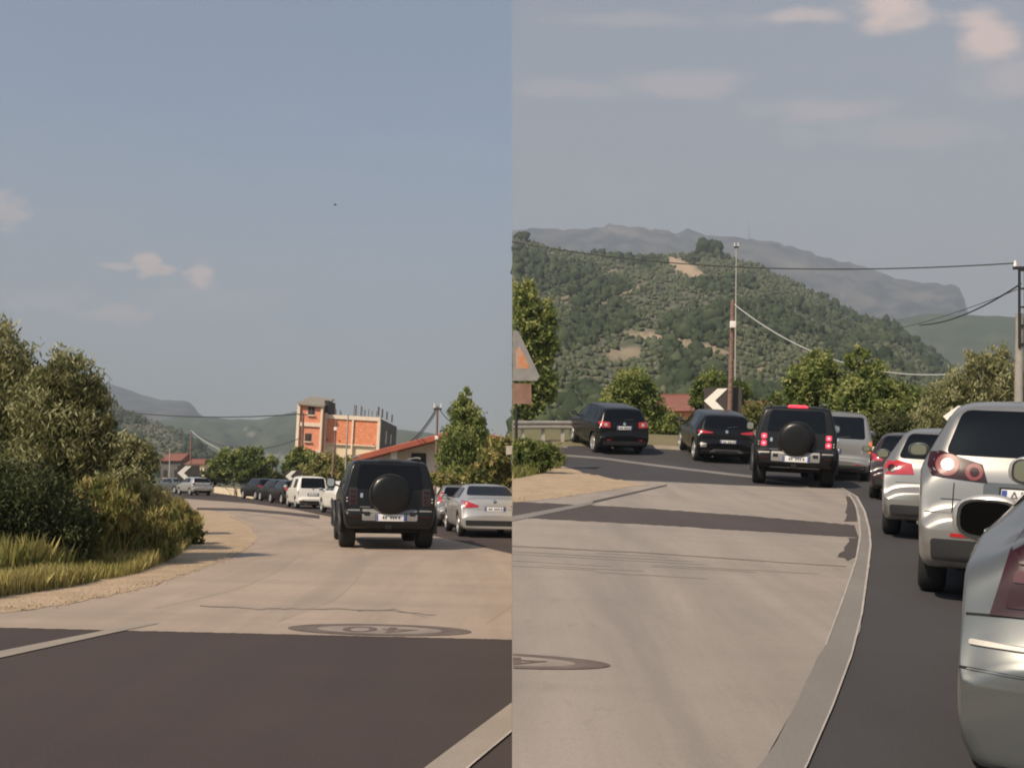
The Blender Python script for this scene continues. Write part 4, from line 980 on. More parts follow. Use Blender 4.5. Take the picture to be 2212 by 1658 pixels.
ST = dict(
 hatch=(1.5, 4.25, [(0, .63, .85, .53, .89, .34, .85), (.04, .67, .90, .56, .95, .29, .91), (.09, .72, .90, .60, .955, .27, .92), (.12, .95, .90, .80, .965, .26, .94), (.16, 1.02, .88, .88, .975, .25, .95), (.36, 1.40, .765, .95, .995, .24, .96), (.46, 1.455, .755, .96, 1, .24, .96), (1.3, 1.50, .745, .95, 1, .24, .96), (2.1, 1.49, .74, .94, 1, .24, .96), (2.5, 1.42, .73, .93, 1, .24, .96), (3.2, 1.02, .74, .89, .99, .24, .95), (3.9, .90, .72, .77, .96, .25, .92), (4.15, .72, .70, .62, .90, .26, .86), (4.25, .60, .62, .5, .82, .30, .76)]),
 suv=(1.65, 4.5, [(0, .70, .82, .60, .86, .42, .80), (.04, .75, .88, .64, .93, .36, .88), (.09, .80, .89, .68, .96, .33, .92), (.12, 1.02, .90, .88, .97, .32, .94), (.17, 1.12, .88, .96, .98, .31, .95), (.42, 1.52, .76, 1.06, .995, .30, .96), (.54, 1.59, .75, 1.07, 1, .30, .96), (1.4, 1.65, .745, 1.06, 1, .30, .96), (2.2, 1.64, .74, 1.05, 1, .30, .96), (2.7, 1.56, .73, 1.03, 1, .30, .96), (3.4, 1.16, .74, 1.0, .99, .30, .95), (4.1, 1.04, .72, .88, .96, .31, .92), (4.4, .82, .70, .70, .90, .33, .86), (4.5, .66, .62, .56, .82, .38, .76)]),
 sedan=(1.45, 4.62, [(0, .60, .89, .50, .925, .25, .90), (.04, .65, .915, .55, .955, .22, .93), (.09, .80, .88, .68, .955, .22, .93), (.12, .97, .86, .82, .965, .22, .94), (.20, 1.03, .84, .88, .975, .24, .95), (.60, 1.06, .83, .92, .99, .24, .96), (.76, 1.09, .81, .94, 1, .24, .96), (1.42, 1.37, .69, .95, 1, .24, .96), (1.62, 1.42, .68, .95, 1, .24, .96), (2.3, 1.45, .68, .94, 1, .24, .96), (2.8, 1.38, .67, .92, 1, .24, .96), (3.45, 1.02, .73, .88, .99, .24, .95), (4.2, .90, .72, .76, .96, .25, .92), (4.5, .72, .7, .6, .9, .26, .86), (4.62, .6, .6, .5, .8, .30, .76)]),
 van=(1.9, 4.8, [(0, .58, .90, .50, .92, .38, .88), (.04, .63, .93, .54, .96, .31, .92), (.09, .68, .94, .60, .975, .29, .94), (.11, 1.05, .93, .95, .985, .28, .95), (.15, 1.22, .92, 1.08, .99, .27, .96), (.28, 1.78, .82, 1.10, 1, .26, .97), (.40, 1.87, .80, 1.10, 1, .26, .97), (2.2, 1.90, .80, 1.09, 1, .26, .97), (3.2, 1.83, .79, 1.07, 1, .26, .97), (3.95, 1.28, .80, 1.03, .98, .27, .95), (4.5, 1.0, .78, .85, .95, .28, .92), (4.72, .75, .74, .62, .88, .30, .84), (4.8, .6, .66, .5, .8, .34, .76)]),
 boxy=(1.97, 4.7, [(0, .80, .84, .72, .86, .56, .82), (.03, .85, .89, .76, .90, .50, .87), (.08, .88, .90, .80, .92, .47, .89), (.10, 1.12, .90, 1.02, .93, .46, .90), (.12, 1.26, .90, 1.18, .945, .45, .91), (.20, 1.84, .785, 1.22, .955, .45, .92), (.27, 1.925, .77, 1.22, .96, .45, .92), (.6, 1.955, .765, 1.22, .97, .45, .92), (2.6, 1.955, .765, 1.22, .97, .45, .92), (3.1, 1.88, .76, 1.20, .97, .45, .92), (3.5, 1.30, .82, 1.16, .97, .45, .92), (4.5, 1.22, .80, 1.10, .95, .46, .90), (4.62, 1.0, .77, .9, .92, .48, .88), (4.7, .82, .72, .72, .88, .52, .84)]))
BODY = {}
def body_mesh(kind, w, Ht, L_, wr, wy, crease=0):
    key = (kind, w, Ht, L_, wr)
    if key in BODY: return BODY[key]
    h0, l0, S = ST[kind]; kz = Ht / h0; bm = bmesh.new(); rings = []
    for (y, zt, wt, zb_, wb, zs, ws) in S:
        if y > .7: y = .7 + (y - .7) * (L_ - .7) / (l0 - .7)
        zt, zb_, zs = zt * kz, zb_ * kz, zs * kz; wt, wb, ws = wt * w, wb * w, ws * w
        e = .045 if kind == 'boxy' else .09
        hp = [(0, zt), (.5 * wt, zt - .008), (.86 * wt, zt - .022), (wt, zt - e), (wb + .2 * (wt - wb), zb_ + .25 * (zt - e - zb_)), (wb, zb_), (wb * 1.0, zb_ * .55 + zs * .45), (ws, zs + .09), (ws - .05, zs), (.5 * ws, zs), (0, zs)]
        R_ = [bm.verts.new((x, y, z)) for x, z in hp]; L2 = [bm.verts.new((-x, y, z)) for x, z in hp[1:-1]]
        rings.append((R_, L2))
    def loop(r): return r[0] + r[1][::-1]
    for a, b in zip(rings, rings[1:]):
        A, B = loop(a), loop(b); n = len(A)
        for k in range(n): bm.faces.new((A[k], A[(k + 1) % n], B[(k + 1) % n], B[k]))
    for r in (rings[0], rings[-1]):
        R_, L2 = r; Lf = [R_[0]] + L2 + [R_[-1]]
        for k in range(len(R_) - 1):
            q = [R_[k], R_[k + 1], Lf[k + 1], Lf[k]]; q = list(dict.fromkeys(q)); bm.faces.new(q)
    cl = bm.edges.layers.float.new('crease_edge')
    def cr(a, b, v):
        e = bm.edges.get((a, b))
        if e: e[cl] = v
    for a, b in zip(rings, rings[1:]):
        A, B = loop(a), loop(b)
        for k, v in ((5, .55), (15, .55), (3, .30), (17, .30), (7, .45), (13, .45), (8, .4), (12, .4)): cr(A[k], B[k], v)
    for ri, v in ((0, .70), (2, .60), (4, .65), (5, .25)):
        A = loop(rings[ri]); n = len(A)
        for k in range(n):
            if ri == 0 or k in (0, 1, 2, n - 1, n - 2, n - 3): cr(A[k], A[(k + 1) % n], v)
    bmesh.ops.recalc_face_normals(bm, faces=bm.faces)
    me = bpy.data.meshes.new('body'); bm.to_mesh(me); bm.free()
    o = bpy.data.objects.new('tmp', me); COL.objects.link(o)
    s = o.modifiers.new('s', 'SUBSURF'); s.levels = 2; s.render_levels = 2
    cb = bmesh.new()
    for sx in (-1, 1):
        for y in wy:
            bmesh.ops.create_cone(cb, cap_ends=True, segments=28, radius1=wr + .06, radius2=wr + .06, depth=.42, matrix=Matrix.Translation((sx * (w - .11), y, wr)) @ Matrix.Rotation(R(90), 4, 'Y'))
    cm = bpy.data.meshes.new('cut'); cb.to_mesh(cm); cb.free(); co = bpy.data.objects.new('cut', cm); COL.objects.link(co)
    b = o.modifiers.new('b', 'BOOLEAN'); b.object = co; b.operation = 'DIFFERENCE'; b.solver = 'EXACT'
    dg = bpy.context.evaluated_depsgraph_get(); ev = o.evaluated_get(dg); res = bpy.data.meshes.new_from_object(ev)
    bpy.data.objects.remove(o); bpy.data.objects.remove(co)
    res.shade_smooth(); res.set_sharp_from_angle(angle=R(42))
    bvh = BVHTree.FromPolygons([v.co for v in res.vertices], [p.vertices[:] for p in res.polygons])
    BODY[key] = (res, bvh); return res, bvh
WH = {}
def wheel_meshes(r, wd):
    if (r, wd) in WH: return WH[(r, wd)]
    h = wd / 2
    ty = lathe_me('tyre', [(-h, r * .6), (-h, r * .86), (-h + .02, r * .96), (-h * .62, r), (h * .62, r), (h - .02, r * .96), (h, r * .86), (h - .005, r * .68), (h - .03, r * .66)])
    bm = bmesh.new(); tmp = lathe_me('rim', [(h - .10, r * .2), (h - .06, r * .60), (h - .005, r * .64), (h + .002, r * .68), (h - .012, r * .70)]); bm.from_mesh(tmp)
    for k in range(5):
        a = 2 * math.pi * k / 5
        box_bm(bm, (0, 0, 0), (1, 1, 1)); vs = bm.verts[-8:]
        m = Matrix.Rotation(a, 4, 'X') @ Matrix.Translation((h - .02, 0, r * .34)) @ Matrix.Diagonal((.03, r * .17, r * .62, 1))
        for v in vs: v.co = m @ v.co
    me = bpy.data.meshes.new('rim'); bm.to_mesh(me); bm.free()
    WH[(r, wd)] = (ty, me); return WH[(r, wd)]
def rrect(x0, z0, x1, z1, r=.02, n=4):
    out = []
    for cx, cz, a0 in ((x1 - r, z1 - r, 0), (x0 + r, z1 - r, 90), (x0 + r, z0 + r, 180), (x1 - r, z0 + r, 270)):
        for k in range(n + 1):
            a = R(a0 + 90 * k / n); out.append((cx + r * math.cos(a), cz + r * math.sin(a)))
    return out
def rpoly(pts, r=.03, n=3):
    """round the corners of a polygon"""
    out = []; m = len(pts)
    for i in range(m):
        p, a, b = Vector(pts[i]), Vector(pts[i - 1]), Vector(pts[(i + 1) % m])
        d1 = (a - p); d2 = (b - p); k = min(r, d1.length * .45, d2.length * .45); s, e = p + d1.normalized() * k, p + d2.normalized() * k
        for j in range(n + 1):
            t = j / n; out.append(tuple((s * (1 - t) ** 2 + p * 2 * t * (1 - t) + e * t * t)))
    return out
def circ(x, z, r, n=20): return [(x + r * math.cos(2 * math.pi * k / n), z + r * math.sin(2 * math.pi * k / n)) for k in range(n)]
AX = dict(rear=lambda a, b: (Vector((a, -1.5, b)), Vector((0, 1, 0))), left=lambda a, b: (Vector((-2.5, a, b)), Vector((1, 0, 0))), right=lambda a, b: (Vector((2.5, a, b)), Vector((-1, 0, 0))), top=lambda a, b: (Vector((a, b, 3.5)), Vector((0, 0, -1))), front=lambda a, b: (Vector((a, 7, b)), Vector((0, -1, 0))))
def panel(root, bvh, name, poly, face, m, off=.006, rings=(.35, .7, .93)):
    """a thin shaped piece that follows the body surface"""
    d = []
    for i, p in enumerate(poly):
        q = poly[(i + 1) % len(poly)]; n = max(1, int(math.hypot(q[0] - p[0], q[1] - p[1]) / .07))
        d += [(p[0] + (q[0] - p[0]) * k / n, p[1] + (q[1] - p[1]) * k / n) for k in range(n)]
    cx, cz = sum(p[0] for p in d) / len(d), sum(p[1] for p in d) / len(d); V = []; N_ = []
    def probe(a, b):
        o, dr = AX[face](a, b); loc, nor, _, _ = bvh.ray_cast(o, dr)
        if loc is None: loc, nor, _, _ = bvh.find_nearest(o + dr * 1.6)
        if nor.dot(dr) > 0: nor = -nor
        return loc, nor
    c, n0 = probe(cx, cz); verts = [c + n0 * off]; fs = []; n = len(d)
    for r in tuple(rings) + (1.0, 'e'):
        for (a, b) in d:
            k = 1.0 if r == 'e' else r; l, no = probe(cx + (a - cx) * k, cz + (b - cz) * k)
            verts.append(l + no * (off if r != 'e' else -.012))
    for k in range(n): fs.append((0, 1 + k, 1 + (k + 1) % n))
    for j in range(len(rings) + 1):
        for k in range(n): a = 1 + j * n; fs.append((a + k, a + n + k, a + n + (k + 1) % n, a + (k + 1) % n))
    me = mesh_from(name, verts, fs, True)
    bm = bmesh.new(); bm.from_mesh(me); bmesh.ops.recalc_face_normals(bm, faces=bm.faces)
    o, dr = AX[face](cx, cz); bm.faces.ensure_lookup_table()
    if bm.faces[0].normal.dot(dr) > 0: bmesh.ops.reverse_faces(bm, faces=bm.faces[:])
    bm.to_mesh(me); bm.free(); me.shade_smooth(); me.set_sharp_from_angle(angle=R(35))
    return link(name, me, m, root)
def surf(bvh, face, a, b):
    o, dr = AX[face](a, b); loc, nor, _, _ = bvh.ray_cast(o, dr)
    if loc is None: loc, nor, _, _ = bvh.find_nearest(o + dr * 1.6)
    return loc, nor
def number_plate(root, bvh, x, z, chars=None, w=.52, h=.115, smudge=True):
    loc, nor = surf(bvh, 'rear', x, z); y = loc.y - .022
    pl = box('number_plate', (x, y, z), (w, .012, h), M_plate, root, .003)
    fr = box('plate_frame', (x, y + .009, z), (w + .03, .012, h + .03), M_trim, pl)
    for s in (-1, 1): box('plate_band', (x + s * (w / 2 - .022), y - .0065, z), (.038, .004, h - .012), M_pblue, pl)
    if chars:
        me = text_mesh(chars, .115, 'LEFT'); me.transform(Matrix.Translation((x - w / 2 + .055, y - .0085, z)) @ Matrix.Rotation(R(90), 4, 'X'))
        link('plate_letters', me, M_ink, pl)
    elif smudge:
        for a, b in ((-.15, .035), (-.10, .035), (.0, .03), (.05, .03), (.10, .03), (.17, .035)): box('plate_mark', (x + a, y - .0068, z), (b, .004, h * .42), M_ink, pl)
    return pl
def mirror(root, x, y, z, sx, m, sc=1.0, shape=(.21, .09, .15), gm=None):
    bm = bmesh.new(); bmesh.ops.create_uvsphere(bm, u_segments=18, v_segments=10, radius=.5)
    for v in bm.verts:
        px, py, pz = v.co; k = (abs(px) * 2) ** 4; v.co.x = px * shape[0] * sc; v.co.z = math.copysign(abs(pz * 2) ** .72, pz) * .5 * shape[2] * sc * (1 - .12 * px * sx); v.co.y = (py if py > 0 else py * .25) * shape[1] * 2 * sc
    bmesh.ops.translate(bm, verts=bm.verts, vec=(x, y, z)); h = bm_obj('mirror', bm, m, root, True)
    bm = bmesh.new(); n = 22; f = []
    for k in range(n):
        a = 2 * math.pi * k / n; c, s = math.cos(a), math.sin(a)
        f.append(bm.verts.new((x + math.copysign(abs(c) ** .62, c) * shape[0] * .375 * sc, y - shape[1] * .26 * sc, z + math.copysign(abs(s) ** .62, s) * shape[2] * .36 * sc)))
    bk = [bm.verts.new(v.co + Vector((0, .012, 0))) for v in f]
    bm.faces.new(f); bm.faces.new(bk[::-1])
    for k in range(n): bm.faces.new((f[k], bk[k], bk[(k + 1) % n], f[(k + 1) % n]))
    bm_obj('mirror_glass', bm, gm or M_mirror, h)
    bm = bmesh.new(); ri = []
    for q in (.365, .415):
        ri.append([bm.verts.new((x + math.copysign(abs(math.cos(2 * math.pi * k / n)) ** .62, math.cos(2 * math.pi * k / n)) * shape[0] * q * sc, y - shape[1] * .275 * sc, z + math.copysign(abs(math.sin(2 * math.pi * k / n)) ** .62, math.sin(2 * math.pi * k / n)) * shape[2] * (q - .015) * sc)) for k in range(n)])
    for k in range(n): bm.faces.new((ri[0][k], ri[0][(k + 1) % n], ri[1][(k + 1) % n], ri[1][k]))
    bm_obj('mirror_surround', bm, M_trim, h)
    tube('mirror_arm', [(x - sx * .07 * sc, y + .03, z - .04), (x - sx * (.07 * sc + .13), y + .05, z - .09)], .022, M_trim, h, 6)
    return h
def place(root, u, y, rel, G):
    x = (u - U0) / F * y; az = math.atan2(x, y) + R(rel); e = .5
    gx = (G(x + e, y) - G(x - e, y)) / (2 * e); f0 = Vector((math.sin(az), math.cos(az), 0)); mx, my = x + f0.x * 2.2, y + f0.y * 2.2
    gy = (G(mx, my + 1.4) - G(mx, my - 1.4)) / 2.8; nrm = Vector((-gx, -gy, 1)).normalized()
    f = (f0 - nrm * f0.dot(nrm)).normalized(); rt = f.cross(nrm).normalized(); m = Matrix((rt, f, nrm)).transposed().to_4x4()
    mid = G(mx, my); off = m.to_3x3() @ Vector((0, 2.2, 0))
    z = mid - off.z
    root.matrix_world = Matrix.Translation((x, y, z + .014)) @ m
def car(name, label, cat, kind, u, y, rel, G, w, Ht, L_, pm, lamps, glass=True, plate=(.0, .78), plate_txt=None, rim=None, wr=.32, wd=.205, bumper=True, mirrors=True, group=None, badge=True, refl=True, trim_z=.46, side_paint=None, lm=None, wiper=True, rearwin=None):
    h0, l0, S = ST[kind]; kz = Ht / h0; wb0 = .82 if kind != 'boxy' else .95; wb1 = L_ - (.85 if kind != 'boxy' else .85)
    root = empty(name); me, bvh = body_mesh(kind, w, Ht, L_, wr, (wb0, wb1)); lm = lm or M_red
    link('body', me.copy(), pm, root)
    ty, rm = wheel_meshes(wr, wd)
    for sx in (-1, 1):
        for yy in (wb0, wb1):
            t = link('wheel', ty, M_tyre, root); t.location = (sx * (w - wd / 2 - (.012 if kind == 'boxy' else .03)), yy, wr)
            if sx < 0: t.rotation_euler = (0, 0, math.pi)
            r_ = bpy.data.objects.new('rim', rm); COL.objects.link(r_); r_.parent = t
            if not rm.materials: rm.materials.append(M_rim)
            r_.material_slots[0].link = 'OBJECT'; r_.material_slots[0].material = rim or M_rim
    box('underbody', (0, L_ / 2, .30 * kz if kind != 'boxy' else .46), (w * 1.25, L_ - .7, .18), M_under, root)
    tube('axle', [(-w + .2, wb0, wr), (w - .2, wb0, wr)], .05, M_under, root)
    # glass
    b0 = dict(hatch=(1.06, 1.385), suv=(1.16, 1.52), sedan=(1.11, 1.36), van=(1.17, 1.76), boxy=(1.30, 1.82))[kind]; zl, zh = b0[0] * kz, b0[1] * kz
    wl, wt = dict(hatch=(.79, .66), suv=(.79, .66), sedan=(.72, .58), van=(.78, .70), boxy=(.70, .62))[kind]
    if glass: 
        g = panel(root, bvh, 'rear_window', rearwin or rpoly([(-wl * w, zl), (wl * w, zl), (wt * w, zh), (-wt * w, zh)], .07), 'rear', M_glass, .007)
        if wiper and kind in ('hatch', 'suv', 'van'): panel(g, bvh, 'wiper', rpoly([(.02, zl + .015), (.36 * w, zl + .05), (.36 * w, zl + .068), (.02, zl + .038)], .004), 'rear', M_trim, .016)
    k = (L_ - .7) / (l0 - .7); Y = lambda y_: .7 + (y_ - .7) * k if y_ > .7 else y_
    sw = dict(hatch=[[(.75, 1.04), (.92, 1.34), (1.62, 1.38), (1.66, 1.03)], [(1.74, 1.03), (1.70, 1.38), (2.28, 1.36), (2.78, 1.06), (2.78, 1.02)]],
              suv=[[(.80, 1.15), (.98, 1.48), (1.72, 1.52), (1.76, 1.14)], [(1.84, 1.14), (1.80, 1.52), (2.42, 1.50), (2.98, 1.18), (2.98, 1.13)]],
              sedan=[[(1.15, 1.03), (1.50, 1.30), (1.98, 1.33), (2.02, 1.02)], [(2.10, 1.02), (2.06, 1.33), (2.56, 1.31), (3.05, 1.05), (3.05, 1.01)]],
              van=[[(.55, 1.20), (.62, 1.68), (1.55, 1.70), (1.55, 1.19)], [(2.55, 1.18), (2.55, 1.69), (3.05, 1.67), (3.55, 1.26), (3.55, 1.17)]],
              boxy=[[(.50, 1.32), (.56, 1.78), (1.05, 1.80), (1.05, 1.32)], [(1.2, 1.31), (1.2, 1.80), (2.0, 1.80), (2.0, 1.30)], [(2.1, 1.30), (2.1, 1.80), (2.75, 1.79), (3.1, 1.34), (3.1, 1.30)]])[kind]
    for face in ('left', 'right'):
        for poly in sw: panel(root, bvh, 'side_window', rpoly([(Y(a), b * kz) for a, b in poly], .05), face, M_glass, .006)
        for yy in (Y(1.15), Y(2.1)): panel(root, bvh, 'door_handle', rrect(yy, .90 * kz * (1.12 if kind in ('suv', 'boxy') else 1), yy + .17, .925 * kz * (1.12 if kind in ('suv', 'boxy') else 1), .01, 2), face, pm, .028)
        yy = Y(1.70 if kind != 'sedan' else 2.05); panel(root, bvh, 'door_gap', [(yy, .34 * kz), (yy + .008, .34 * kz), (yy + .008, .98 * kz), (yy, .98 * kz)], face, M_under, .002, (.5,))
    wsz = dict(hatch=[(2.52, 1.40), (3.1, 1.07)], suv=[(2.72, 1.54), (3.3, 1.21)], sedan=[(2.84, 1.36), (3.36, 1.07)], van=[(3.25, 1.78), (3.85, 1.34)], boxy=[(3.12, 1.84), (3.44, 1.38)])[kind]
    panel(root, bvh, 'windscreen', rpoly([(-.60 * w, Y(wsz[0][0])), (.60 * w, Y(wsz[0][0])), (.68 * w, Y(wsz[1][0])), (-.68 * w, Y(wsz[1][0]))], .05), 'top', M_glass, .006)
    for s in (-1, 1):
        panel(root, bvh, 'headlamp', rpoly([(s * .52 * w, .66 * kz), (s * .80 * w, .68 * kz), (s * .82 * w, .80 * kz), (s * .55 * w, .76 * kz)], .03), 'front', M_clear, .006)
    # rear lamps
    for poly, m_, sub in lamps:
        for s in (-1, 1):
            q = [(s * x * w, z * kz) for x, z in poly]; lo = panel(root, bvh, 'tail_lamp', q, 'rear', m_, .010)
            for (cx, cz, cr, cm) in sub: panel(lo, bvh, 'lamp_lens', circ(s * cx * w, cz * kz, cr), 'rear', cm, .018)
    if bumper:
        panel(root, bvh, 'bumper_trim', rpoly([(-.84 * w, .32 * kz), (.84 * w, .32 * kz), (.86 * w, trim_z * kz), (-.86 * w, trim_z * kz)], .03), 'rear', M_trim, .008)
        for s in (-1, 1):
            if refl: panel(root, bvh, 'reflector', rrect(s * .62 * w - .07, (trim_z + .02) * kz, s * .62 * w + .07, (trim_z + .045) * kz, .01), 'rear', M_red, .008)
        tube('exhaust', [(-.45 * w, .30, .24 * kz), (-.45 * w, .03, .25 * kz)], .032, M_chrome, root, 10)
    if kind in ('hatch', 'suv', 'sedan'):
        panel(root, bvh, 'tailgate_gap', [(-.80 * w, .745 * kz), (.80 * w, .745 * kz), (.80 * w, .751 * kz), (-.80 * w, .751 * kz)], 'rear', M_under, .003, (.5,))
    zs = dict(hatch=.98, suv=1.06, sedan=.96, van=1.12, boxy=1.0)[kind] * kz
    if badge: panel(root, bvh, 'badge', circ(0, zs, .05), 'rear', M_chrome, .012)
    if plate: number_plate(root, bvh, plate[0], plate[1] * kz, plate_txt)
    if mirrors:
        my = Y(dict(hatch=2.75, suv=2.95, sedan=3.0, van=3.5, boxy=3.05)[kind]); mz = dict(hatch=1.06, suv=1.17, sedan=1.04, van=1.24, boxy=1.42)[kind] * kz
        for s in (-1, 1): mirror(root, s * (w + .12), my, mz, s, pm if mirrors is True else mirrors, 1.0 if kind != 'boxy' else 1.25, (.21, .09, .15) if kind != 'boxy' else (.18, .09, .2))
    place(root, u, y, rel, G); tag(root, label, cat, group)
    return root, bvh, kz
HL = [([(.60, .84), (.90, .86), (.93, .98), (.84, 1.02), (.58, .97)], M_red, [])]

# dark off-roader with covered spare wheel, one on each road
def off_roader(label, u, y, rel, G, lit, Ht=1.97):
    w, L_ = .985, 4.7
    root, bvh, kz = car('off_roader', label, 'off-roader', 'boxy', u, y, rel, G, w, Ht, L_, P_matt, [], plate=None, rim=M_rimd, wr=.40, wd=.33, bumper=False, badge=False, group='dark off-roaders')
    me = lathe_me('spare', [(-.02, .30), (0, .37), (.03, .40), (.17, .405), (.225, .39), (.25, .355), (.262, .30), (.268, .15)], 36)
    me.transform(Matrix.Translation((0, .14, 1.13)) @ Matrix.Rotation(R(-90), 4, 'Z')); sp = link('spare_wheel_cover', me, P_matt, root)
    me2 = lathe_me('rim_edge', [(.0, .415), (.05, .43), (.10, .43), (.13, .415)], 36); me2.transform(Matrix.Translation((0, .14, 1.13)) @ Matrix.Rotation(R(-90), 4, 'Z')); link('spare_tyre', me2, M_tyre, sp)
    for s in (-1, 1):
        hs = panel(root, bvh, 'lamp_column', rrect(min(s * .66, s * .83), .90, max(s * .66, s * .83), 1.26, .02), 'rear', M_trim, .006)
        for i, z in enumerate((.945, 1.015, 1.095, 1.185)):
            if lit:
                if i in (1, 3): q = panel(hs, bvh, 'lamp', rrect(s * .745 - .062, z - .062, s * .745 + .062, z + .062, .04), 'rear', M_redlit, .014); panel(q, bvh, 'lamp_core', rrect(s * .745 - .032, z - .032, s * .745 + .032, z + .032, .025), 'rear', M_redhot, .022)
            else: panel(hs, bvh, 'lamp', rrect(s * .745 - .058, z - .028, s * .745 + .058, z + .028, .012), 'rear', M_dred, .014)
        for z in (.985, 1.05): panel(root, bvh, 'marker_lamp', circ(s * .865, z, .018, 10), 'rear', M_clear, .012)
        panel(root, bvh, 'bumper_step', rrect(min(s * .60, s * .86), .785, max(s * .60, s * .86), .815, .012), 'rear', M_sat, .010)
        panel(root, bvh, 'reflector', rrect(min(s * .62, s * .84), .665, max(s * .62, s * .84), .695, .01), 'rear', M_dred, .010)
        for yy in (.95, 3.85):
            pts = [(s * (w - .005), yy + .50 * math.cos(a), .40 + .50 * math.sin(a)) for a in [R(-8 + 196 * i / 14) for i in range(15)]]
            tube('wheel_arch', pts, .055, M_trim, root, 8)
        tube('roof_rail', [(s * .62, .35, Ht + .015), (s * .63, 1.2, Ht + .04), (s * .63, 2.7, Ht + .04)], .022, M_sat, root, 8)
    panel(root, bvh, 'valance', rrect(-.56, .60, .56, .83, .03), 'rear', M_sat, .006)
    for s in (-1, 1): panel(root, bvh, 'bumper_pocket', rrect(min(s * .40, s * .52), .70, max(s * .40, s * .52), .775, .015), 'rear', M_under, .012)
    number_plate(root, bvh, .02, .665, None, .60, .14)
    box('skid_plate', (0, .16, .475), (1.15, .12, .07), M_sat, root, .02); box('tow_bracket', (-.02, .08, .50), (.14, .14, .14), M_under, root, .02)
    box('rear_axle', (0, .95, .38), (1.3, .16, .16), M_under, root, .03); box('silencer', (.25, .55, .42), (.7, .3, .16), M_under, root, .04)
    panel(root, bvh, 'high_brake_lamp', rpoly([(-.24, Ht - .085), (.24, Ht - .085), (.20, Ht - .025), (-.20, Ht - .025)], .02), 'rear', M_redlit if lit else M_trim, .016)
    panel(root, bvh, 'door_handle', rrect(-.60, 1.06, -.545, 1.15, .012), 'rear', M_chrome, .012)
    panel(root, bvh, 'tailgate_strip', rrect(-.60, .865, -.40, .88, .006), 'rear', M_sat, .010)
    return root
off_roader('dark boxy off roader with unlit lamps and round spare cover', 840, 20.8, -5, GL, False, 1.88)
off_roader('dark boxy off roader with bright red brake lamps uphill', 1713, 24.4, -2, GR, True)

# ---- level road queue
SEDL = [([(.50, .80), (.93, .775), (.955, .90), (.90, .965), (.80, .955), (.46, .845)], M_red, [])]
car('saloon_car', 'silver saloon with red lamps cut by the picture seam', 'car', 'sedan', 1068, 26.8, -9, GL, .91, 1.44, 4.65, P_silver, SEDL, plate=(0, .76), wr=.33, refl=False, group='cars queueing on the level road')
VERT = [([(.80, .84), (.95, .84), (.90, 1.08), (.80, 1.20), (.74, 1.20), (.78, 1.0)], M_red, [])]
car('hatchback_car', 'silver hatchback with tall red lamps behind the dark off roader', 'car', 'hatch', 1000, 33.2, -4, GL, .87, 1.40, 4.2, P_silver2, VERT, group='cars queueing on the level road')
car('hatchback_car', 'white hatchback half hidden left of the dark off roader', 'car', 'hatch', 768, 43.5, -14, GL, .85, 1.46, 3.9, P_white, HL, plate=None, group='cars queueing on the level road')
VAN = [([(.88, .80), (.97, .80), (.975, 1.12), (.89, 1.12)], M_orange, [])]
car('van', 'white van with wide dark rear window in the level queue', 'van', 'van', 676, 51.5, -10, GL, .80, 1.68, 4.3, P_white, [([(.90, .82), (.97, .82), (.975, 1.05), (.91, 1.05)], M_clear, [])], plate=(0, .82), wr=.31, group='cars queueing on the level road')
car('hatchback_car', 'black hatchback directly ahead of the white van', 'car', 'hatch', 644, 60.8, -16, GL, .86, 1.46, 4.2, P_black, HL, plate=None, group='cars queueing on the level road')
car('hatchback_car', 'black hatchback second ahead of the white van', 'car', 'hatch', 620, 66.8, -18, GL, .86, 1.50, 4.2, P_black, [], group='cars queueing on the level road')
car('estate_car', 'dark navy estate leading the level queue at the bend', 'car', 'suv', 584, 72.8, -20, GL, .88, 1.56, 4.4, P_navy, [([(.56, .93), (.92, .95), (.95, 1.10), (.56, 1.08)], M_red, [])], group='cars queueing on the level road')
car('people_carrier', 'silver people carrier driving away round the far bend', 'car', 'suv', 438, 85, -20, GL, .88, 1.55, 4.3, P_silver, [([(.70, .95), (.93, .97), (.94, 1.10), (.72, 1.08)], M_dred, [])], group='cars queueing on the level road')
car('oncoming_car', 'pale car coming round the bend behind the yellow weeds', 'car', 'sedan', 352, 98, 152, GL, .88, 1.45, 4.5, P_grsilver, HL)

# ---- climbing road queue
car('compact_car', 'black compact car leftmost in the climbing queue', 'car', 'hatch', 1347, 34.3, -19, GR, .90, 1.62, 4.25, P_black, [([(.56, .86), (.93, .88), (.95, 1.02), (.88, 1.05), (.56, 1.03)], M_red, [(.72, .95, .055, M_clear)])], plate=(.0, .86), wr=.335, group='cars queueing uphill')
XL = [([(.48, 1.0), (.92, .98), (.95, 1.06), (.90, 1.09), (.48, 1.04)], M_red, [])]
xs, xbv, xk = car('sport_utility_car', 'black sport utility car with silver rear skid trim', 'car', 'suv', 1566, 33, -12, GR, .95, 1.64, 4.5, P_black, XL, plate=(.05, .74), wr=.37, wd=.25, refl=False, group='cars queueing uphill')
panel(xs, xbv, 'skid_trim', rpoly([(-.56, .40), (.56, .40), (.42, .50), (-.42, .50)], .03), 'rear', M_chrome, .016)
panel(xs, xbv, 'skid_insert', rpoly([(-.40, .415), (.40, .415), (.33, .462), (-.33, .462)], .02), 'rear', M_trim, .022)
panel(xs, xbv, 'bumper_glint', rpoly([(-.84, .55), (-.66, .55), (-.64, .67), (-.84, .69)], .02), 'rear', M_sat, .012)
car('van', 'silver van with wide rear window beside the uphill off roader', 'van', 'van', 1801, 28.6, -1, GR, .95, 1.95, 4.7, P_silver2, VAN, plate=(-.15, .83), wr=.33, group='cars queueing uphill')
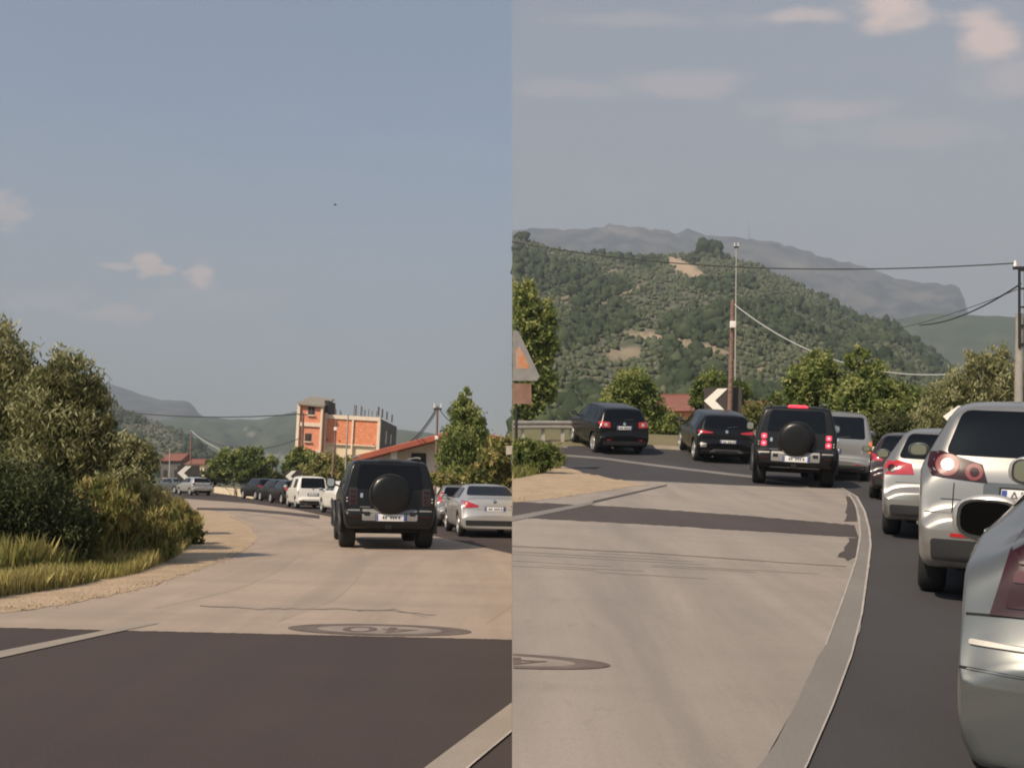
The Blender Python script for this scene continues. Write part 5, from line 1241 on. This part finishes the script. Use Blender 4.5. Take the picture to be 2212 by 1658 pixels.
car('small_red_car', 'small dark maroon car ahead of the silver estate', 'car', 'hatch', 1968, 20.6, -1, GR, .86, 1.42, 4.1, P_red, [([(.70, .84), (.93, .86), (.94, 1.0), (.72, .98)], M_red, [])], group='cars queueing uphill', mirrors=P_grsilver)
EST = [([(.56, .86), (.94, .84), (.965, .94), (.93, 1.02), (.80, 1.03), (.60, .99)], M_red, [(.86, .92, .05, M_dred)])]
es, ebv, ek = car('estate_car', 'silver estate with red lamp in front of the silver hatchback', 'car', 'hatch', 2056, 12.9, -1, GR, .90, 1.48, 4.6, P_silver2, EST, plate=(.0, .72), wr=.33, wd=.23, mirrors=P_grsilver, refl=False, group='cars queueing uphill')
GP = [([(.42, .875), (.885, .905), (.93, .98), (.915, 1.075), (.82, 1.085), (.47, 1.0)], M_dred, [(.76, .985, .088, M_pink), (.535, .945, .066, M_pink)])]
gp_, gbv, gk = car('compact_mpv', 'silver compact hatchback with two round rear lenses and dark bumper', 'car', 'hatch', 2226, 7.95, -3, GR, .885, 1.70, 4.2, P_silver2, GP, plate=(-.01, .79), plate_txt='AF', wr=.325, wd=.225, trim_z=.47, mirrors=P_grsilver, group='cars queueing uphill')
for s in (-1, 1):
    for (cx, cz, r_) in ((.76, .985, .045), (.535, .945, .034)): panel(gp_, gbv, 'lens_core', circ(s * cx * .885, cz * gk, r_), 'rear', M_dred if cx < .6 else M_rim, .026)
panel(gp_, gbv, 'bumper_gap', [(-.82, .735), (.82, .735), (.82, .742), (-.82, .742)], 'rear', M_under, .003, (.5,))
panel(gp_, gbv, 'tailgate_gap', [(-.62, .745), (-.612, .745), (-.612, .98), (-.62, .98)], 'rear', M_under, .003, (.5,))
panel(gp_, gbv, 'plate_recess', rrect(-.40, .82, .40, 1.0, .03), 'rear', P_grsilver, .004)

# nearest car: only its rear corner and mirrors are in the frame
nr, nbv, nk = car('near_saloon_car', 'nearest silver grey saloon cut off at the right picture edge', 'car', 'sedan', 2727, 3.05, -5, GR, .93, 1.49, 4.4, P_grsilver,
    [([(.50, .735), (.865, .725), (.80, 1.01), (.50, 1.01)], M_dred, [])], plate=(0, .80), bumper=False, mirrors=False, badge=False, wr=.33, wd=.22, group='cars queueing uphill')
panel(nr, nbv, 'bumper_trim', rrect(-.86, .640, .86, .658, .008), 'rear', M_sat, .010)
panel(nr, nbv, 'bumper_gap', [(-.88, .56), (.88, .56), (.88, .568), (-.88, .568)], 'rear', M_under, .004, (.5,))
panel(nr, nbv, 'tail_gap', [(-.88, .735), (-.5, .76), (-.5, .768), (-.88, .743)], 'rear', M_under, .004, (.5,))
for z0, z1, m_ in ((.775, .84, M_dred), (.86, .90, M_clear), (.92, .97, M_dred)):
    panel(nr, nbv, 'lamp_band', rpoly([(-.50, z0), (-.765 + (z0 - .75) * .2, z0), (-.765 + (z1 - .75) * .2, z1), (-.50, z1)], .012), 'rear', m_ if m_ is not M_clear else M_redband, .016)
mirror(nr, -1.05, 2.1, .93, -1, P_silver, 1.70, gm=M_mirrord)
mirror(nr, -.86, 2.05, 1.19, -1, P_silver, 1.05)
for z in (.80, .70): tube('chrome_stud', [(-.95, 1.5, z), (-1.02, 1.48, z), (-1.04, 1.47, z)], [.03, .035, .012], M_chrome, nr, 10)

# ------------------------------------------------------------------ air
hz = bpy.data.materials.new('haze_air'); hz.use_nodes = True; nt = hz.node_tree
for n in list(nt.nodes): nt.nodes.remove(n)
ou = nt.nodes.new('ShaderNodeOutputMaterial'); pv = nt.nodes.new('ShaderNodeVolumePrincipled')
pv.inputs['Color'].default_value = (.52, .585, .68, 1); pv.inputs['Density'].default_value = 3.2e-4; pv.inputs['Anisotropy'].default_value = .0
nt.links.new(pv.outputs[0], ou.inputs['Volume'])
tag(box('haze', (0, 1900, 425), (6400, 4600, 900), hz), 'pale summer haze filling the valley air', 'haze', kind='stuff')
